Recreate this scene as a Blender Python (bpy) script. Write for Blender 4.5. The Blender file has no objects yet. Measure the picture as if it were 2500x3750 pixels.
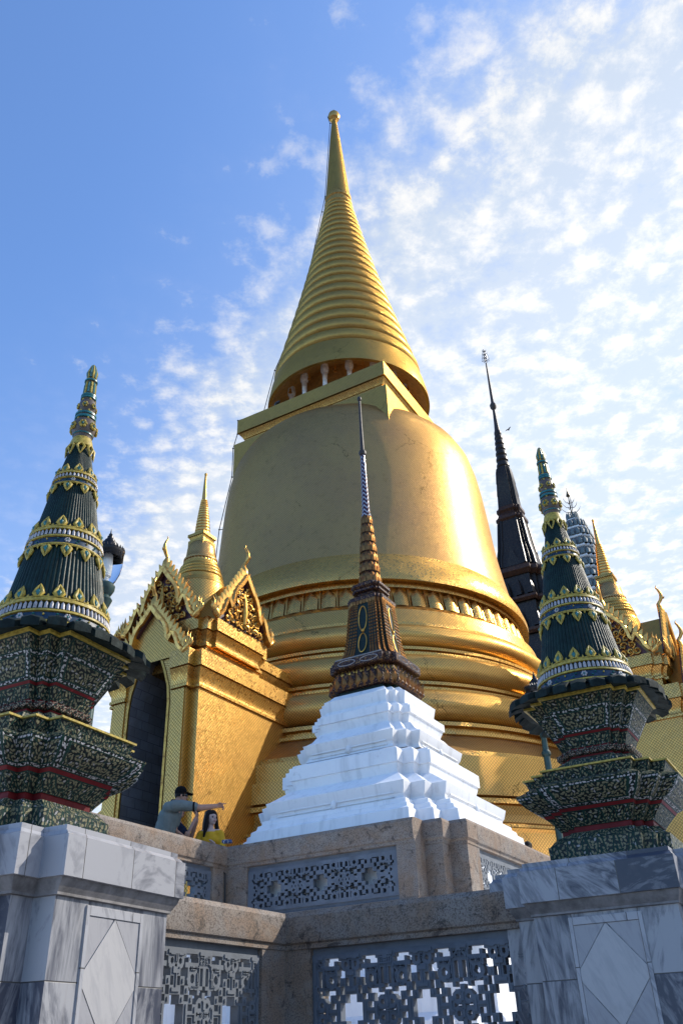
import bpy, bmesh, math, random
from mathutils import Vector, Matrix, Euler
R = math.radians
random.seed(7)
sc = bpy.context.scene
# ------------------------------------------------------------------ camera
cam = bpy.data.cameras.new('camera'); co = bpy.data.objects.new('camera', cam); sc.collection.objects.link(co)
cam.sensor_fit = 'VERTICAL'; cam.sensor_height = 23.5; cam.sensor_width = 15.6; cam.lens = 19.665
cam.clip_start = 0.05; cam.clip_end = 6000
co.location = (0, 0, 1.6)
co.matrix_world = Matrix.Translation((0, 0, 1.6)) @ Matrix.Rotation(R(29), 4, 'Z') @ Matrix.Rotation(R(90+32.1), 4, 'X') @ Matrix.Rotation(R(-2.36), 4, 'Z')
sc.camera = co
# ------------------------------------------------------------------ world
SUN_AZ, SUN_EL = 44.0, 38.0           # azimuth clockwise from +Y
w = bpy.data.worlds.new('World'); sc.world = w; w.use_nodes = True
nt = w.node_tree; nt.nodes.clear()
def N(nt, t, **kw):
    n = nt.nodes.new(t)
    for k, v in kw.items():
        if k.startswith('i_'):
            key = k[2:]
            n.inputs[int(key) if key.isdigit() else key].default_value = v
        else: setattr(n, k, v)
    return n
def L(nt, a, b): nt.links.new(a, b)
def MA(nt, op, a, b=None, c=None, clamp=False):
    n = nt.nodes.new('ShaderNodeMath'); n.operation = op; n.use_clamp = clamp
    for i, v in enumerate((a, b, c)):
        if v is None: continue
        if isinstance(v, (int, float)): n.inputs[i].default_value = v
        else: nt.links.new(v, n.inputs[i])
    return n.outputs[0]
def VM(nt, op, a, b=None):
    n = nt.nodes.new('ShaderNodeVectorMath'); n.operation = op
    for i, v in enumerate((a, b)):
        if v is None: continue
        if isinstance(v, (tuple, list)): n.inputs[i].default_value = v
        else: nt.links.new(v, n.inputs[i])
    return n.outputs['Value'] if op in ('LENGTH', 'DOT_PRODUCT') else n.outputs[0]
def MR(nt, v, a, b, c=0.0, d=1.0, smooth=True):
    n = nt.nodes.new('ShaderNodeMapRange'); n.interpolation_type = 'SMOOTHSTEP' if smooth else 'LINEAR'
    nt.links.new(v, n.inputs['Value'])
    n.inputs['From Min'].default_value = a; n.inputs['From Max'].default_value = b
    n.inputs['To Min'].default_value = c; n.inputs['To Max'].default_value = d
    return n.outputs[0]
def NOISE(nt, vec, scale, detail=4, rough=.55, dist=0, color=False):
    n = nt.nodes.new('ShaderNodeTexNoise')
    n.inputs['Scale'].default_value = scale; n.inputs['Detail'].default_value = detail
    n.inputs['Roughness'].default_value = rough; n.inputs['Distortion'].default_value = dist
    if vec is not None: nt.links.new(vec, n.inputs['Vector'])
    return n.outputs['Color' if color else 'Fac']
def MIX(nt, f, a, b, mode='MIX'):
    n = nt.nodes.new('ShaderNodeMix'); n.data_type = 'RGBA'; n.blend_type = mode
    for s, v in ((n.inputs[0], f), (n.inputs[6], a), (n.inputs[7], b)):
        if isinstance(v, (int, float)): s.default_value = v
        elif isinstance(v, (tuple, list)): s.default_value = (*v[:3], 1)
        else: nt.links.new(v, s)
    return n.outputs[2]
out = N(nt, 'ShaderNodeOutputWorld')
sky = N(nt, 'ShaderNodeTexSky', sky_type='NISHITA', sun_disc=False, sun_elevation=R(SUN_EL), sun_rotation=R(SUN_AZ), air_density=1.0, dust_density=0.6, ozone_density=2.0, altitude=0)
tc = N(nt, 'ShaderNodeTexCoord')
dirv = tc.outputs['Generated']
sp = N(nt, 'ShaderNodeSeparateXYZ'); L(nt, dirv, sp.inputs[0])
zc = MA(nt, 'MAXIMUM', sp.outputs[2], .10)
c29, s29 = math.cos(R(29)), math.sin(R(29))
xc = MA(nt, 'ADD', MA(nt, 'MULTIPLY', sp.outputs[0], c29), MA(nt, 'MULTIPLY', sp.outputs[1], s29))
yc = MA(nt, 'SUBTRACT', MA(nt, 'MULTIPLY', sp.outputs[1], c29), MA(nt, 'MULTIPLY', sp.outputs[0], s29))
px = MA(nt, 'DIVIDE', xc, zc); py = MA(nt, 'DIVIDE', yc, zc)
cb = N(nt, 'ShaderNodeCombineXYZ'); L(nt, px, cb.inputs[0]); L(nt, py, cb.inputs[1])
P2 = cb.outputs[0]
g = MA(nt, 'ADD', MA(nt, 'MULTIPLY', px, .822), MA(nt, 'MULTIPLY', py, .569))
stretch = VM(nt, 'MULTIPLY', P2, (1.05, 1.0, 1.0))
big = NOISE(nt, P2, 3.4, 5, .58)
mid = NOISE(nt, stretch, 19.0, 10, .68, .1)
puff = N(nt, 'ShaderNodeTexVoronoi', feature='SMOOTH_F1', i_Scale=20.0); puff.inputs['Smoothness'].default_value = .6
L(nt, VM(nt, 'ADD', stretch, VM(nt, 'MULTIPLY', NOISE(nt, P2, 14, 5, .6, 0, True), (.06, .06, 0))), puff.inputs['Vector'])
cov = MR(nt, g, .14, .70, 0, 1, True)
cells = MA(nt, 'MULTIPLY', MA(nt, 'SUBTRACT', .45, puff.outputs['Distance']), .42)
dens = MA(nt, 'ADD', MA(nt, 'MULTIPLY', cov, 1.2), MA(nt, 'ADD', cells, MA(nt, 'ADD', MA(nt, 'MULTIPLY', big, 1.15), MA(nt, 'MULTIPLY', mid, .92))))
cl = MR(nt, dens, 1.38, 2.08, 0, 1, False)
veil = MA(nt, 'ADD', MR(nt, g, .15, 1.15, 0, .60), MR(nt, py, .8, 1.9, 0, .16))
clf = MA(nt, 'MAXIMUM', cl, veil, clamp=True)
bg1 = N(nt, 'ShaderNodeBackground', i_Strength=.15); L(nt, sky.outputs[0], bg1.inputs[0])
skyadj = MIX(nt, 1.0, sky.outputs[0], (.90, 1.11, 1.38), 'MULTIPLY'); L(nt, skyadj, bg1.inputs[0])
ccol = MIX(nt, MR(nt, MA(nt, 'ADD', mid, cells), .38, .72), (.64, .74, .90), (1.0, 1.0, 1.0))
bg2 = N(nt, 'ShaderNodeBackground', i_Strength=1.0); L(nt, ccol, bg2.inputs[0])
glow = MR(nt, g, .2, 1.2, .63, .82)
L(nt, glow, bg2.inputs[1])
ms = N(nt, 'ShaderNodeMixShader'); L(nt, clf, ms.inputs[0]); L(nt, bg1.outputs[0], ms.inputs[1]); L(nt, bg2.outputs[0], ms.inputs[2])
L(nt, ms.outputs[0], out.inputs[0])
# ------------------------------------------------------------------ sun
sl = bpy.data.lights.new('sun', 'SUN'); so = bpy.data.objects.new('sun', sl); sc.collection.objects.link(so)
sl.energy = 3.1; sl.angle = R(.5); sl.color = (1, .93, .82)
sdir = Vector((math.sin(R(SUN_AZ))*math.cos(R(SUN_EL)), math.cos(R(SUN_AZ))*math.cos(R(SUN_EL)), math.sin(R(SUN_EL))))
so.rotation_euler = sdir.to_track_quat('Z', 'Y').to_euler(); so.location = (20, 10, 60)
sc.view_settings.view_transform = 'Standard'; sc.view_settings.look = 'None'
sc.view_settings.exposure = 0.55; sc.view_settings.gamma = 1; sc.view_settings.use_curve_mapping = False
sc.render.engine = 'CYCLES'
sc.cycles.max_bounces = 8; sc.cycles.transparent_max_bounces = 8

# ================================================================== materials
def newmat(name):
    m = bpy.data.materials.new(name); m.use_nodes = True; t = m.node_tree; t.nodes.clear()
    o = N(t, 'ShaderNodeOutputMaterial'); b = N(t, 'ShaderNodeBsdfPrincipled'); L(t, b.outputs[0], o.inputs[0])
    return m, t, b
def setc(t, sock, v):
    if isinstance(v, (tuple, list)): sock.default_value = (*v[:3], 1) if len(v) < 4 or sock.type == 'RGBA' else v
    elif isinstance(v, (int, float)): sock.default_value = v
    else: t.links.new(v, sock)
def bump(t, b, h, strength=.5, dist=.01, prev=None):
    n = N(t, 'ShaderNodeBump', i_Strength=strength, i_Distance=dist); L(t, h, n.inputs['Height'])
    if prev is not None: L(t, prev, n.inputs['Normal'])
    L(t, n.outputs[0], b.inputs['Normal']); return n.outputs[0]
def uvn(t, name='UVMap'):
    n = N(t, 'ShaderNodeUVMap', uv_map=name); return n.outputs[0]
def objn(t): return N(t, 'ShaderNodeTexCoord').outputs['Object']

def gold_mosaic(name, tile=.045, col=(.68, .40, .115), rough=.31, dark=.5, tilt=.09, dirt=.35, metal=1.0, bumpd=.004):
    m, t, b = newmat(name)
    uv = uvn(t)
    mp = N(t, 'ShaderNodeMapping'); L(t, uv, mp.inputs[0]); mp.inputs['Rotation'].default_value = (0, 0, R(45))
    s = 1/tile; mp.inputs['Scale'].default_value = (s, s, s)
    fl = VM(t, 'FLOOR', mp.outputs[0]); fr = VM(t, 'FRACTION', mp.outputs[0])
    wn = N(t, 'ShaderNodeTexWhiteNoise', noise_dimensions='2D'); L(t, fl, wn.inputs['Vector'])
    sp = N(t, 'ShaderNodeSeparateXYZ'); L(t, fr, sp.inputs[0])
    ex = MA(t, 'ABSOLUTE', MA(t, 'SUBTRACT', sp.outputs[0], .5)); ey = MA(t, 'ABSOLUTE', MA(t, 'SUBTRACT', sp.outputs[1], .5))
    e = MA(t, 'MAXIMUM', ex, ey); gr = MR(t, e, .38, .47, 0, 1)
    big = NOISE(t, objn(t), .55, 6, .62); sm = NOISE(t, objn(t), 5.0, 5, .65)
    patch = MR(t, big, .35, .7)
    c1 = MIX(t, patch, col, (col[0]*.86, col[1]*.84, col[2]*.98))
    c2 = MIX(t, MA(t, 'MULTIPLY', MR(t, sm, .5, .8), dirt), c1, (col[0]*.42, col[1]*.36, col[2]*.4))
    c3 = MIX(t, MA(t, 'MULTIPLY', wn.outputs['Value'], .3), c2, (min(1, col[0]*1.2), min(1, col[1]*1.2), col[2]*1.2))
    cv = N(t, 'ShaderNodeTexVoronoi', feature='DISTANCE_TO_EDGE', i_Scale=.42); L(t, VM(t, 'ADD', objn(t), VM(t, 'MULTIPLY', NOISE(t, objn(t), 1.7, 6, .7, 0, True), (.9, .9, .9))), cv.inputs['Vector'])
    crack = MA(t, 'MULTIPLY', MR(t, cv.outputs['Distance'], .0015, .006, 1, 0), MR(t, NOISE(t, objn(t), .5, 2), .52, .58))
    c3 = MIX(t, MA(t, 'MULTIPLY', crack, .8), c3, (.05, .035, .015))
    c4 = MIX(t, MA(t, 'MULTIPLY', gr, dark), c3, (.05, .035, .012))
    setc(t, b.inputs['Base Color'], c4)
    b.inputs['Metallic'].default_value = metal; b.inputs['Specular Tint'].default_value = (.96, .74, .50, 1)
    rr = MA(t, 'ADD', rough-.06, MA(t, 'ADD', MA(t, 'MULTIPLY', wn.outputs['Value'], .12), MA(t, 'MULTIPLY', gr, .3)))
    setc(t, b.inputs['Roughness'], rr)
    # per-tile tilt of the normal
    wv = VM(t, 'SUBTRACT', wn.outputs['Color'], (.5, .5, .5))
    sc_ = N(t, 'ShaderNodeVectorMath', operation='SCALE'); L(t, wv, sc_.inputs[0]); sc_.inputs['Scale'].default_value = tilt
    geo = N(t, 'ShaderNodeNewGeometry')
    nb = N(t, 'ShaderNodeBump', i_Strength=.6, i_Distance=bumpd); L(t, MA(t, 'SUBTRACT', 1, gr), nb.inputs['Height'])
    nn = VM(t, 'NORMALIZE', VM(t, 'ADD', nb.outputs[0], sc_.outputs[0])); L(t, nn, b.inputs['Normal'])
    return m
GOLD = gold_mosaic('gold_mosaic', .055, dark=.65, dirt=.12)
GOLDW = gold_mosaic('gold_mosaic_wall', .055, dark=.7, rough=.36, tilt=.055, dirt=.25)
GOLDB = gold_mosaic('gold_mosaic_bell', .05, col=(.54, .325, .125), rough=.36, dark=.6, tilt=.05, dirt=.5)
GOLDS = gold_mosaic('gold_mosaic_spire', .05, col=(.50, .305, .085), rough=.34, dark=.4, tilt=.06, dirt=.5)
def gold_leaf(name, col=(.74, .42, .12), rough=.3, dirt=.5):
    m, t, b = newmat(name); n = NOISE(t, objn(t), 9, 6, .65)
    setc(t, b.inputs['Base Color'], MIX(t, MA(t, 'MULTIPLY', MR(t, n, .45, .75), dirt), col, (.16, .05, .03)))
    b.inputs['Metallic'].default_value = .95; b.inputs['Specular Tint'].default_value = (.96, .74, .50, 1); setc(t, b.inputs['Roughness'], MR(t, n, .3, .7, rough-.08, rough+.2))
    bump(t, b, NOISE(t, objn(t), 40, 4), .4, .006); return m
LEAF = gold_leaf('gilded_plaster')
LEAFD = gold_leaf('gilded_carving', (.62, .34, .08), .34, .75)
DGILT = gold_leaf('darkened_gilding', (.24, .12, .045), .42, .9)
def simple(name, col, rough=.6, metal=0, var=.25, scale=6, bs=.3, bd=.005, bscale=30, spec=.5):
    m, t, b = newmat(name); b.inputs['Specular IOR Level'].default_value = spec; n = NOISE(t, objn(t), scale, 6, .62)
    setc(t, b.inputs['Base Color'], MIX(t, MR(t, n, .3, .75), tuple(min(1, c*(1+var*.5)) for c in col), tuple(c*(1-var) for c in col)))
    b.inputs['Metallic'].default_value = metal; setc(t, b.inputs['Roughness'], MR(t, n, .2, .8, max(.03, rough-.07), min(1, rough+.1)))
    if bs: bump(t, b, NOISE(t, objn(t), bscale, 5, .6), bs, bd)
    return m
MAROON = simple('maroon_lacquer', (.07, .018, .02), .5)
ORANGE = simple('amber_gold_soffit', (.62, .36, .12), .5, .4)
COLUMN = simple('weathered_white_plaster', (.78, .76, .74), .7, 0, .35)
def stucco():
    m, t, b = newmat('white_stucco'); o = objn(t)
    a = NOISE(t, o, 1.6, 7, .65); d = NOISE(t, o, 14, 6, .7)
    st = NOISE(t, VM(t, 'MULTIPLY', o, (7, 7, .6)), 1.0, 5, .6)
    c = MIX(t, MR(t, a, .4, .75), (.84, .845, .85), (.76, .77, .79))
    c = MIX(t, MA(t, 'MULTIPLY', MR(t, st, .50, .72), .55), c, (.56, .565, .57))
    c = MIX(t, MA(t, 'MULTIPLY', MR(t, NOISE(t, o, 4.0, 9, .8, .5), .58, .72), .55), c, (.40, .39, .37))
    setc(t, b.inputs['Base Color'], c); b.inputs['Roughness'].default_value = .62
    bump(t, b, MA(t, 'ADD', d, MA(t, 'MULTIPLY', a, 2)), .25, .006); return m
STUCCO = stucco()
def granite(name, c1=(.27, .185, .125), c2=(.12, .092, .072), grey=(.27, .235, .205)):
    m, t, b = newmat(name); o = objn(t)
    f = NOISE(t, o, 75, 3, .7); v = N(t, 'ShaderNodeTexVoronoi', i_Scale=120); L(t, o, v.inputs['Vector'])
    a = NOISE(t, o, 2.2, 8, .68, .6); a2 = NOISE(t, o, 6.0, 6, .7, .3)
    c = MIX(t, MR(t, a, .38, .64), c1, grey)
    c = MIX(t, MR(t, f, .47, .62), c, c2)
    c = MIX(t, MA(t, 'MULTIPLY', MR(t, a2, .50, .68), .6), c, (.30, .25, .20))
    c = MIX(t, MA(t, 'MULTIPLY', MR(t, NOISE(t, o, 5.0, 10, .8, .8), .53, .62), .8), c, (.035, .028, .024))
    setc(t, b.inputs['Base Color'], c); b.inputs['Roughness'].default_value = .78
    bump(t, b, MA(t, 'ADD', f, MA(t, 'MULTIPLY', a2, 1.5)), .6, .006); return m
GRANITE = granite('granite')
def marble(name, c1, c2, bw=.46, bh=.48, off=0.0, shift=0):
    m, t, b = newmat(name); uv = uvn(t) if not shift else VM(t, 'ADD', uvn(t), (shift, shift, 0)); o = objn(t)
    br = N(t, 'ShaderNodeTexBrick', i_Scale=1.0); L(t, uv, br.inputs['Vector'])
    br.inputs['Brick Width'].default_value = bw; br.inputs['Row Height'].default_value = bh
    br.inputs['Mortar Size'].default_value = .0035; br.inputs['Mortar Smooth'].default_value = .1
    br.inputs['Color1'].default_value = (0, 0, 0, 1); br.inputs['Color2'].default_value = (1, 1, 1, 1); br.inputs['Mortar'].default_value = (.5, .5, .5, 1)
    br.offset = off
    # streaky veins, direction changes from slab to slab
    ang = MA(t, 'MULTIPLY', br.outputs['Color'], 2.4)
    rot = N(t, 'ShaderNodeVectorRotate', rotation_type='AXIS_ANGLE'); L(t, o, rot.inputs['Vector']); rot.inputs['Axis'].default_value = (.6, .7, .3); L(t, ang, rot.inputs['Angle'])
    st = VM(t, 'MULTIPLY', rot.outputs[0], (7.5, 2.2, 1.6))
    v1 = NOISE(t, st, 1.3, 9, .62, 1.6); v2 = NOISE(t, VM(t, 'MULTIPLY', rot.outputs[0], (22, 4, 3)), 1.0, 6, .6, 1.0)
    f = MA(t, 'ADD', MA(t, 'MULTIPLY', MR(t, v1, .36, .66), .75), MA(t, 'MULTIPLY', MR(t, v2, .4, .7), .25))
    f = MA(t, 'ADD', f, MA(t, 'MULTIPLY', MA(t, 'SUBTRACT', br.outputs['Color'], .5), 1.3), clamp=True)
    c = MIX(t, f, c1, c2)
    c = MIX(t, MA(t, 'MULTIPLY', MR(t, NOISE(t, o, 2.4, 7, .7), .55, .8), .4), c, (.20, .19, .18))
    c = MIX(t, br.outputs['Fac'], c, (.07, .065, .06))
    setc(t, b.inputs['Base Color'], c); b.inputs['Roughness'].default_value = .42
    n1 = N(t, 'ShaderNodeBump', i_Strength=.5, i_Distance=.004); n1.invert = True; L(t, br.outputs['Fac'], n1.inputs['Height'])
    bump(t, b, NOISE(t, o, 18, 6), .15, .004, n1.outputs[0]); return m
MARB = marble('grey_veined_marble', (.38, .38, .40), (.06, .066, .088))
MARBC = marble('grey_veined_marble_cap', (.33, .33, .35), (.04, .045, .065), .52, .9)
MARBL = marble('pale_marble', (.43, .42, .42), (.32, .315, .33), 80, 80, 0, 7)
MARBM = marble('mid_grey_marble', (.34, .335, .35), (.22, .22, .245), 80, 80, 0, 7)
def marble_shaft():
    m, t, b = newmat('grey_veined_marble_slabs'); o = objn(t); f1 = uvn(t, 'face')
    s0 = N(t, 'ShaderNodeSeparateXYZ'); L(t, f1, s0.inputs[0])
    fl_ = MA(t, 'FLOOR', MA(t, 'ADD', s0.outputs[0], .0005)); fr = MA(t, 'SUBTRACT', s0.outputs[0], fl_)
    main = MA(t, 'COMPARE', MA(t, 'MODULO', fl_, 5.0), 4.0, .3)
    colid = MA(t, 'ADD', MA(t, 'MULTIPLY', fl_, 3.0), MA(t, 'MULTIPLY', main, MA(t, 'ADD', MA(t, 'GREATER_THAN', fr, .27), MA(t, 'GREATER_THAN', fr, .73))))
    row = MA(t, 'GREATER_THAN', s0.outputs[1], .46)
    cid = N(t, 'ShaderNodeCombineXYZ'); L(t, colid, cid.inputs[0]); L(t, row, cid.inputs[1]); oi = N(t, 'ShaderNodeObjectInfo'); L(t, MA(t, 'MULTIPLY', oi.outputs['Random'], 37.0), cid.inputs[2])
    wn = N(t, 'ShaderNodeTexWhiteNoise', noise_dimensions='3D'); L(t, cid.outputs[0], wn.inputs['Vector'])
    seam = MA(t, 'MAXIMUM', MR(t, MA(t, 'ABSOLUTE', MA(t, 'SUBTRACT', s0.outputs[1], .46)), .002, .006, 1, 0), MA(t, 'MULTIPLY', main, MR(t, MA(t, 'MINIMUM', MA(t, 'ABSOLUTE', MA(t, 'SUBTRACT', fr, .27)), MA(t, 'ABSOLUTE', MA(t, 'SUBTRACT', fr, .73))), .001, .004, 1, 0)))
    rot = N(t, 'ShaderNodeVectorRotate', rotation_type='AXIS_ANGLE'); L(t, VM(t, 'ADD', o, VM(t, 'MULTIPLY', wn.outputs['Color'], (9, 9, 9))), rot.inputs['Vector']); rot.inputs['Axis'].default_value = (.7, .7, .1); L(t, MA(t, 'MULTIPLY', MA(t, 'SUBTRACT', wn.outputs['Value'], .5), 1.3), rot.inputs['Angle'])
    v1 = NOISE(t, VM(t, 'MULTIPLY', rot.outputs[0], (6.5, 6.5, 1.0)), 1.3, 9, .6, 1.3); v2 = NOISE(t, VM(t, 'MULTIPLY', rot.outputs[0], (26, 26, 2.6)), 1.0, 6, .6, .8)
    f = MA(t, 'ADD', MA(t, 'MULTIPLY', MR(t, v1, .38, .64), .7), MA(t, 'MULTIPLY', MR(t, v2, .42, .68), .3))
    f = MA(t, 'ADD', f, MA(t, 'MULTIPLY', MA(t, 'SUBTRACT', wn.outputs['Value'], .5), 1.1), clamp=True)
    c = MIX(t, f, (.34, .34, .355), (.05, .056, .08))
    c = MIX(t, MA(t, 'MULTIPLY', MR(t, NOISE(t, VM(t, 'MULTIPLY', o, (9, 9, 1)), 1.0, 7, .7), .55, .8), .4), c, (.17, .15, .13))
    c = MIX(t, seam, c, (.06, .055, .05))
    setc(t, b.inputs['Base Color'], c); b.inputs['Roughness'].default_value = .42
    n1 = N(t, 'ShaderNodeBump', i_Strength=.5, i_Distance=.004); n1.invert = True; L(t, seam, n1.inputs['Height'])
    bump(t, b, NOISE(t, o, 18, 6), .15, .004, n1.outputs[0]); return m
MSHAFT = marble_shaft()
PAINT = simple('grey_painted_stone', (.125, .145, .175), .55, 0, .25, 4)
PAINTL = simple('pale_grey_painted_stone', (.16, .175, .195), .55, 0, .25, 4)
GREEN = simple('dark_green_glazed_tile', (.007, .023, .018), .42, 0, .5, 12, .5, .006, 25, .22)
RED = simple('red_painted_plaster', (.14, .008, .01), .5, 0, .3, 9, .3, .005, 30, .2)
YELLOW = simple('yellow_ceramic', (.44, .325, .06), .45, 0, .5, 35, .4, .003, 60, .3)
TEAL = simple('teal_ceramic', (.02, .15, .15), .35, 0, .4, 20)
WHITEC = simple('white_ceramic', (.40, .38, .38), .4, 0, .35, 20)
BLUEC = simple('blue_ceramic_ground', (.018, .045, .085), .4, 0, .6, 20, .3, .005, 30, .3)
BLACKM = simple('black_cast_iron', (.012, .012, .014), .35, .4)
POSTG = simple('green_painted_iron', (.02, .055, .05), .4, .1)
DARKST = simple('slate_stone', (.06, .06, .075), .7, 0, .4, 2.0)
STONE = simple('paving_stone', (.13, .12, .11), .8, 0, .3, 3)
BULB = simple('frosted_lamp_glass', (.75, .75, .72), .5, 0, .05)
def glass():
    m, t, b = newmat('clear_lamp_glass'); b.inputs['Transmission Weight'].default_value = 1; b.inputs['Roughness'].default_value = .02; b.inputs['IOR'].default_value = 1.12
    b.inputs['Base Color'].default_value = (.93, .95, .96, 1); return m
GLASS = glass()
def interior_blocks():
    m, t, b = newmat('slate_block_lining'); uv = uvn(t)
    br = N(t, 'ShaderNodeTexBrick', i_Scale=1.0); L(t, uv, br.inputs['Vector']); br.inputs['Brick Width'].default_value = .42; br.inputs['Row Height'].default_value = .21
    br.inputs['Mortar Size'].default_value = .006
    br.inputs['Color1'].default_value = (.115, .112, .12, 1); br.inputs['Color2'].default_value = (.17, .165, .175, 1); br.inputs['Mortar'].default_value = (.03, .03, .035, 1)
    n = NOISE(t, objn(t), 3, 6, .65); setc(t, b.inputs['Base Color'], MIX(t, MR(t, n, .35, .7, 0, .6), br.outputs['Color'], (.10, .085, .07)))
    b.inputs['Roughness'].default_value = .7; return m
LINING = interior_blocks()
def leaf_mosaic(name, ground=(.008, .012, .012), leaf1=(.20, .185, .11), leaf2=(.32, .31, .30), scale=31, vine=(.008, .038, .030), border=True, leafw=.92):
    m, t, b = newmat(name); uv = uvn(t); f1 = uvn(t, 'face')
    sp0 = N(t, 'ShaderNodeSeparateXYZ'); L(t, f1, sp0.inputs[0]); cbx = N(t, 'ShaderNodeCombineXYZ'); L(t, MA(t, 'FRACT', sp0.outputs[0]), cbx.inputs[0]); L(t, sp0.outputs[1], cbx.inputs[1])
    sp = N(t, 'ShaderNodeSeparateXYZ'); L(t, cbx.outputs[0], sp.inputs[0])
    vor = N(t, 'ShaderNodeTexVoronoi', i_Scale=scale, voronoi_dimensions='2D'); vor.inputs['Randomness'].default_value = .75
    wob = NOISE(t, uv, 9, 2, .5, 0, True)
    uvd = VM(t, 'ADD', uv, VM(t, 'MULTIPLY', VM(t, 'SUBTRACT', wob, (.5, .5, .5)), (.03, .03, 0)))
    L(t, uvd, vor.inputs['Vector'])
    sub = N(t, 'ShaderNodeVectorMath', operation='SUBTRACT'); L(t, uvd, sub.inputs[0]); L(t, vor.outputs['Position'], sub.inputs[1])
    wn = N(t, 'ShaderNodeTexWhiteNoise', noise_dimensions='2D'); L(t, vor.outputs['Position'], wn.inputs['Vector'])
    rot = N(t, 'ShaderNodeVectorRotate', rotation_type='Z_AXIS'); L(t, sub.outputs[0], rot.inputs['Vector'])
    L(t, MA(t, 'MULTIPLY', wn.outputs['Value'], 6.283), rot.inputs['Angle'])
    s2 = N(t, 'ShaderNodeSeparateXYZ'); L(t, rot.outputs[0], s2.inputs[0])
    ax = MA(t, 'MULTIPLY', MA(t, 'ABSOLUTE', s2.outputs[0]), scale*1.75); ay = MA(t, 'MULTIPLY', MA(t, 'ABSOLUTE', s2.outputs[1]), scale*3.3)
    d = MA(t, 'ADD', MA(t, 'POWER', ax, 1.5), MA(t, 'POWER', ay, 1.3))
    leaf = MR(t, d, leafw, leafw+.12, 1, 0)
    wv = N(t, 'ShaderNodeTexVoronoi', i_Scale=scale*.42, voronoi_dimensions='2D', feature='DISTANCE_TO_EDGE'); L(t, uvd, wv.inputs['Vector'])
    vin = MR(t, wv.outputs['Distance'], .02, .07, 1, 0)
    c = MIX(t, vin, ground, vine)
    lc = MIX(t, MR(t, wn.outputs['Color'], .75, .8), leaf1, leaf2)
    c = MIX(t, leaf, c, lc if not border else MIX(t, MR(t, MA(t, 'MINIMUM', MA(t, 'MINIMUM', sp.outputs[0], MA(t, 'SUBTRACT', 1, sp.outputs[0])), MA(t, 'MULTIPLY', MA(t, 'MINIMUM', sp.outputs[1], MA(t, 'SUBTRACT', 1, sp.outputs[1])), .62)), .09, .1, 1, 0), lc, (.46, .45, .46)))
    h = MA(t, 'ADD', leaf, MA(t, 'MULTIPLY', vin, .6))
    if not border:
        su = N(t, 'ShaderNodeSeparateXYZ'); L(t, uv, su.inputs[0])
        tt = MA(t, 'PINGPONG', MA(t, 'MULTIPLY', su.outputs[0], 7.5), .5)          # 0..0.5
        top = MA(t, 'MULTIPLY', MA(t, 'POWER', MA(t, 'MULTIPLY', tt, 2.0), .7), .92)
        for off, wd in ((0.0, .05), (.34, .035)):
            dd = MA(t, 'ABSOLUTE', MA(t, 'SUBTRACT', MA(t, 'ADD', sp.outputs[1], off), top))
            ln = MR(t, dd, wd, wd+.05, 1, 0); c = MIX(t, ln, c, vine); h = MA(t, 'ADD', h, ln)
        eb = MR(t, MA(t, 'MINIMUM', sp.outputs[1], MA(t, 'SUBTRACT', 1, sp.outputs[1])), .04, .07, 1, 0); c = MIX(t, eb, c, vine)
    if border:
        # green frame line and a row of small white flowers along each face edge
        eu = MA(t, 'MINIMUM', sp.outputs[0], MA(t, 'SUBTRACT', 1, sp.outputs[0]))
        ev = MA(t, 'MINIMUM', sp.outputs[1], MA(t, 'SUBTRACT', 1, sp.outputs[1]))
        e = MA(t, 'MINIMUM', eu, MA(t, 'MULTIPLY', ev, .62))
        line = MR(t, MA(t, 'ABSOLUTE', MA(t, 'SUBTRACT', e, .10)), .012, .022, 1, 0)
        edge = MR(t, e, .02, .03, 1, 0)
        c = MIX(t, MA(t, 'MAXIMUM', line, edge), c, vine); h = MA(t, 'ADD', h, MA(t, 'MAXIMUM', line, edge))
    setc(t, b.inputs['Base Color'], c); b.inputs['Roughness'].default_value = .5; b.inputs['Specular IOR Level'].default_value = .2
    bump(t, b, h, .55, .006); return m
MOSA = leaf_mosaic('leaf_mosaic')
MOSB = leaf_mosaic('leaf_mosaic_band', border=False, scale=33, leafw=.9)
MOSL = leaf_mosaic('leaf_mosaic_pale', border=False, scale=32, leafw=1.0, ground=(.02, .03, .03))
MOSR = leaf_mosaic('petal_mosaic_red', border=False, scale=40, leafw=.8, ground=(.07, .012, .01), leaf1=(.30, .24, .18))
def jewel(name, ground, a, bcol, scale):
    m, t, b = newmat(name); o = objn(t)
    v = N(t, 'ShaderNodeTexVoronoi', i_Scale=scale); L(t, o, v.inputs['Vector'])
    wn = N(t, 'ShaderNodeTexWhiteNoise', noise_dimensions='3D'); L(t, v.outputs['Position'], wn.inputs['Vector'])
    c = MIX(t, MR(t, v.outputs['Distance'], .3, .45, 1, 0), ground, MIX(t, wn.outputs['Value'], a, bcol))
    setc(t, b.inputs['Base Color'], c); b.inputs['Metallic'].default_value = .15; b.inputs['Roughness'].default_value = .4; b.inputs['Specular IOR Level'].default_value = .3
    bump(t, b, v.outputs['Distance'], .6, .008); return m
JEW = jewel('dark_glass_mosaic_with_gilt', (.03, .012, .012), (.34, .19, .06), (.10, .03, .03), 34)
JEWG = jewel('dark_green_glass_mosaic', (.004, .014, .011), (.008, .032, .022), (.01, .02, .016), 50)
JEWB = jewel('dark_bronze_mosaic', (.022, .015, .012), (.075, .045, .028), (.035, .035, .028), 9)
JEWR = jewel('rust_bronze_mosaic', (.05, .018, .008), (.13, .055, .02), (.03, .02, .02), 9)
PRANGM = jewel('grey_green_ceramic_mosaic', (.13, .12, .11), (.26, .26, .27), (.08, .13, .12), 5)
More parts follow.
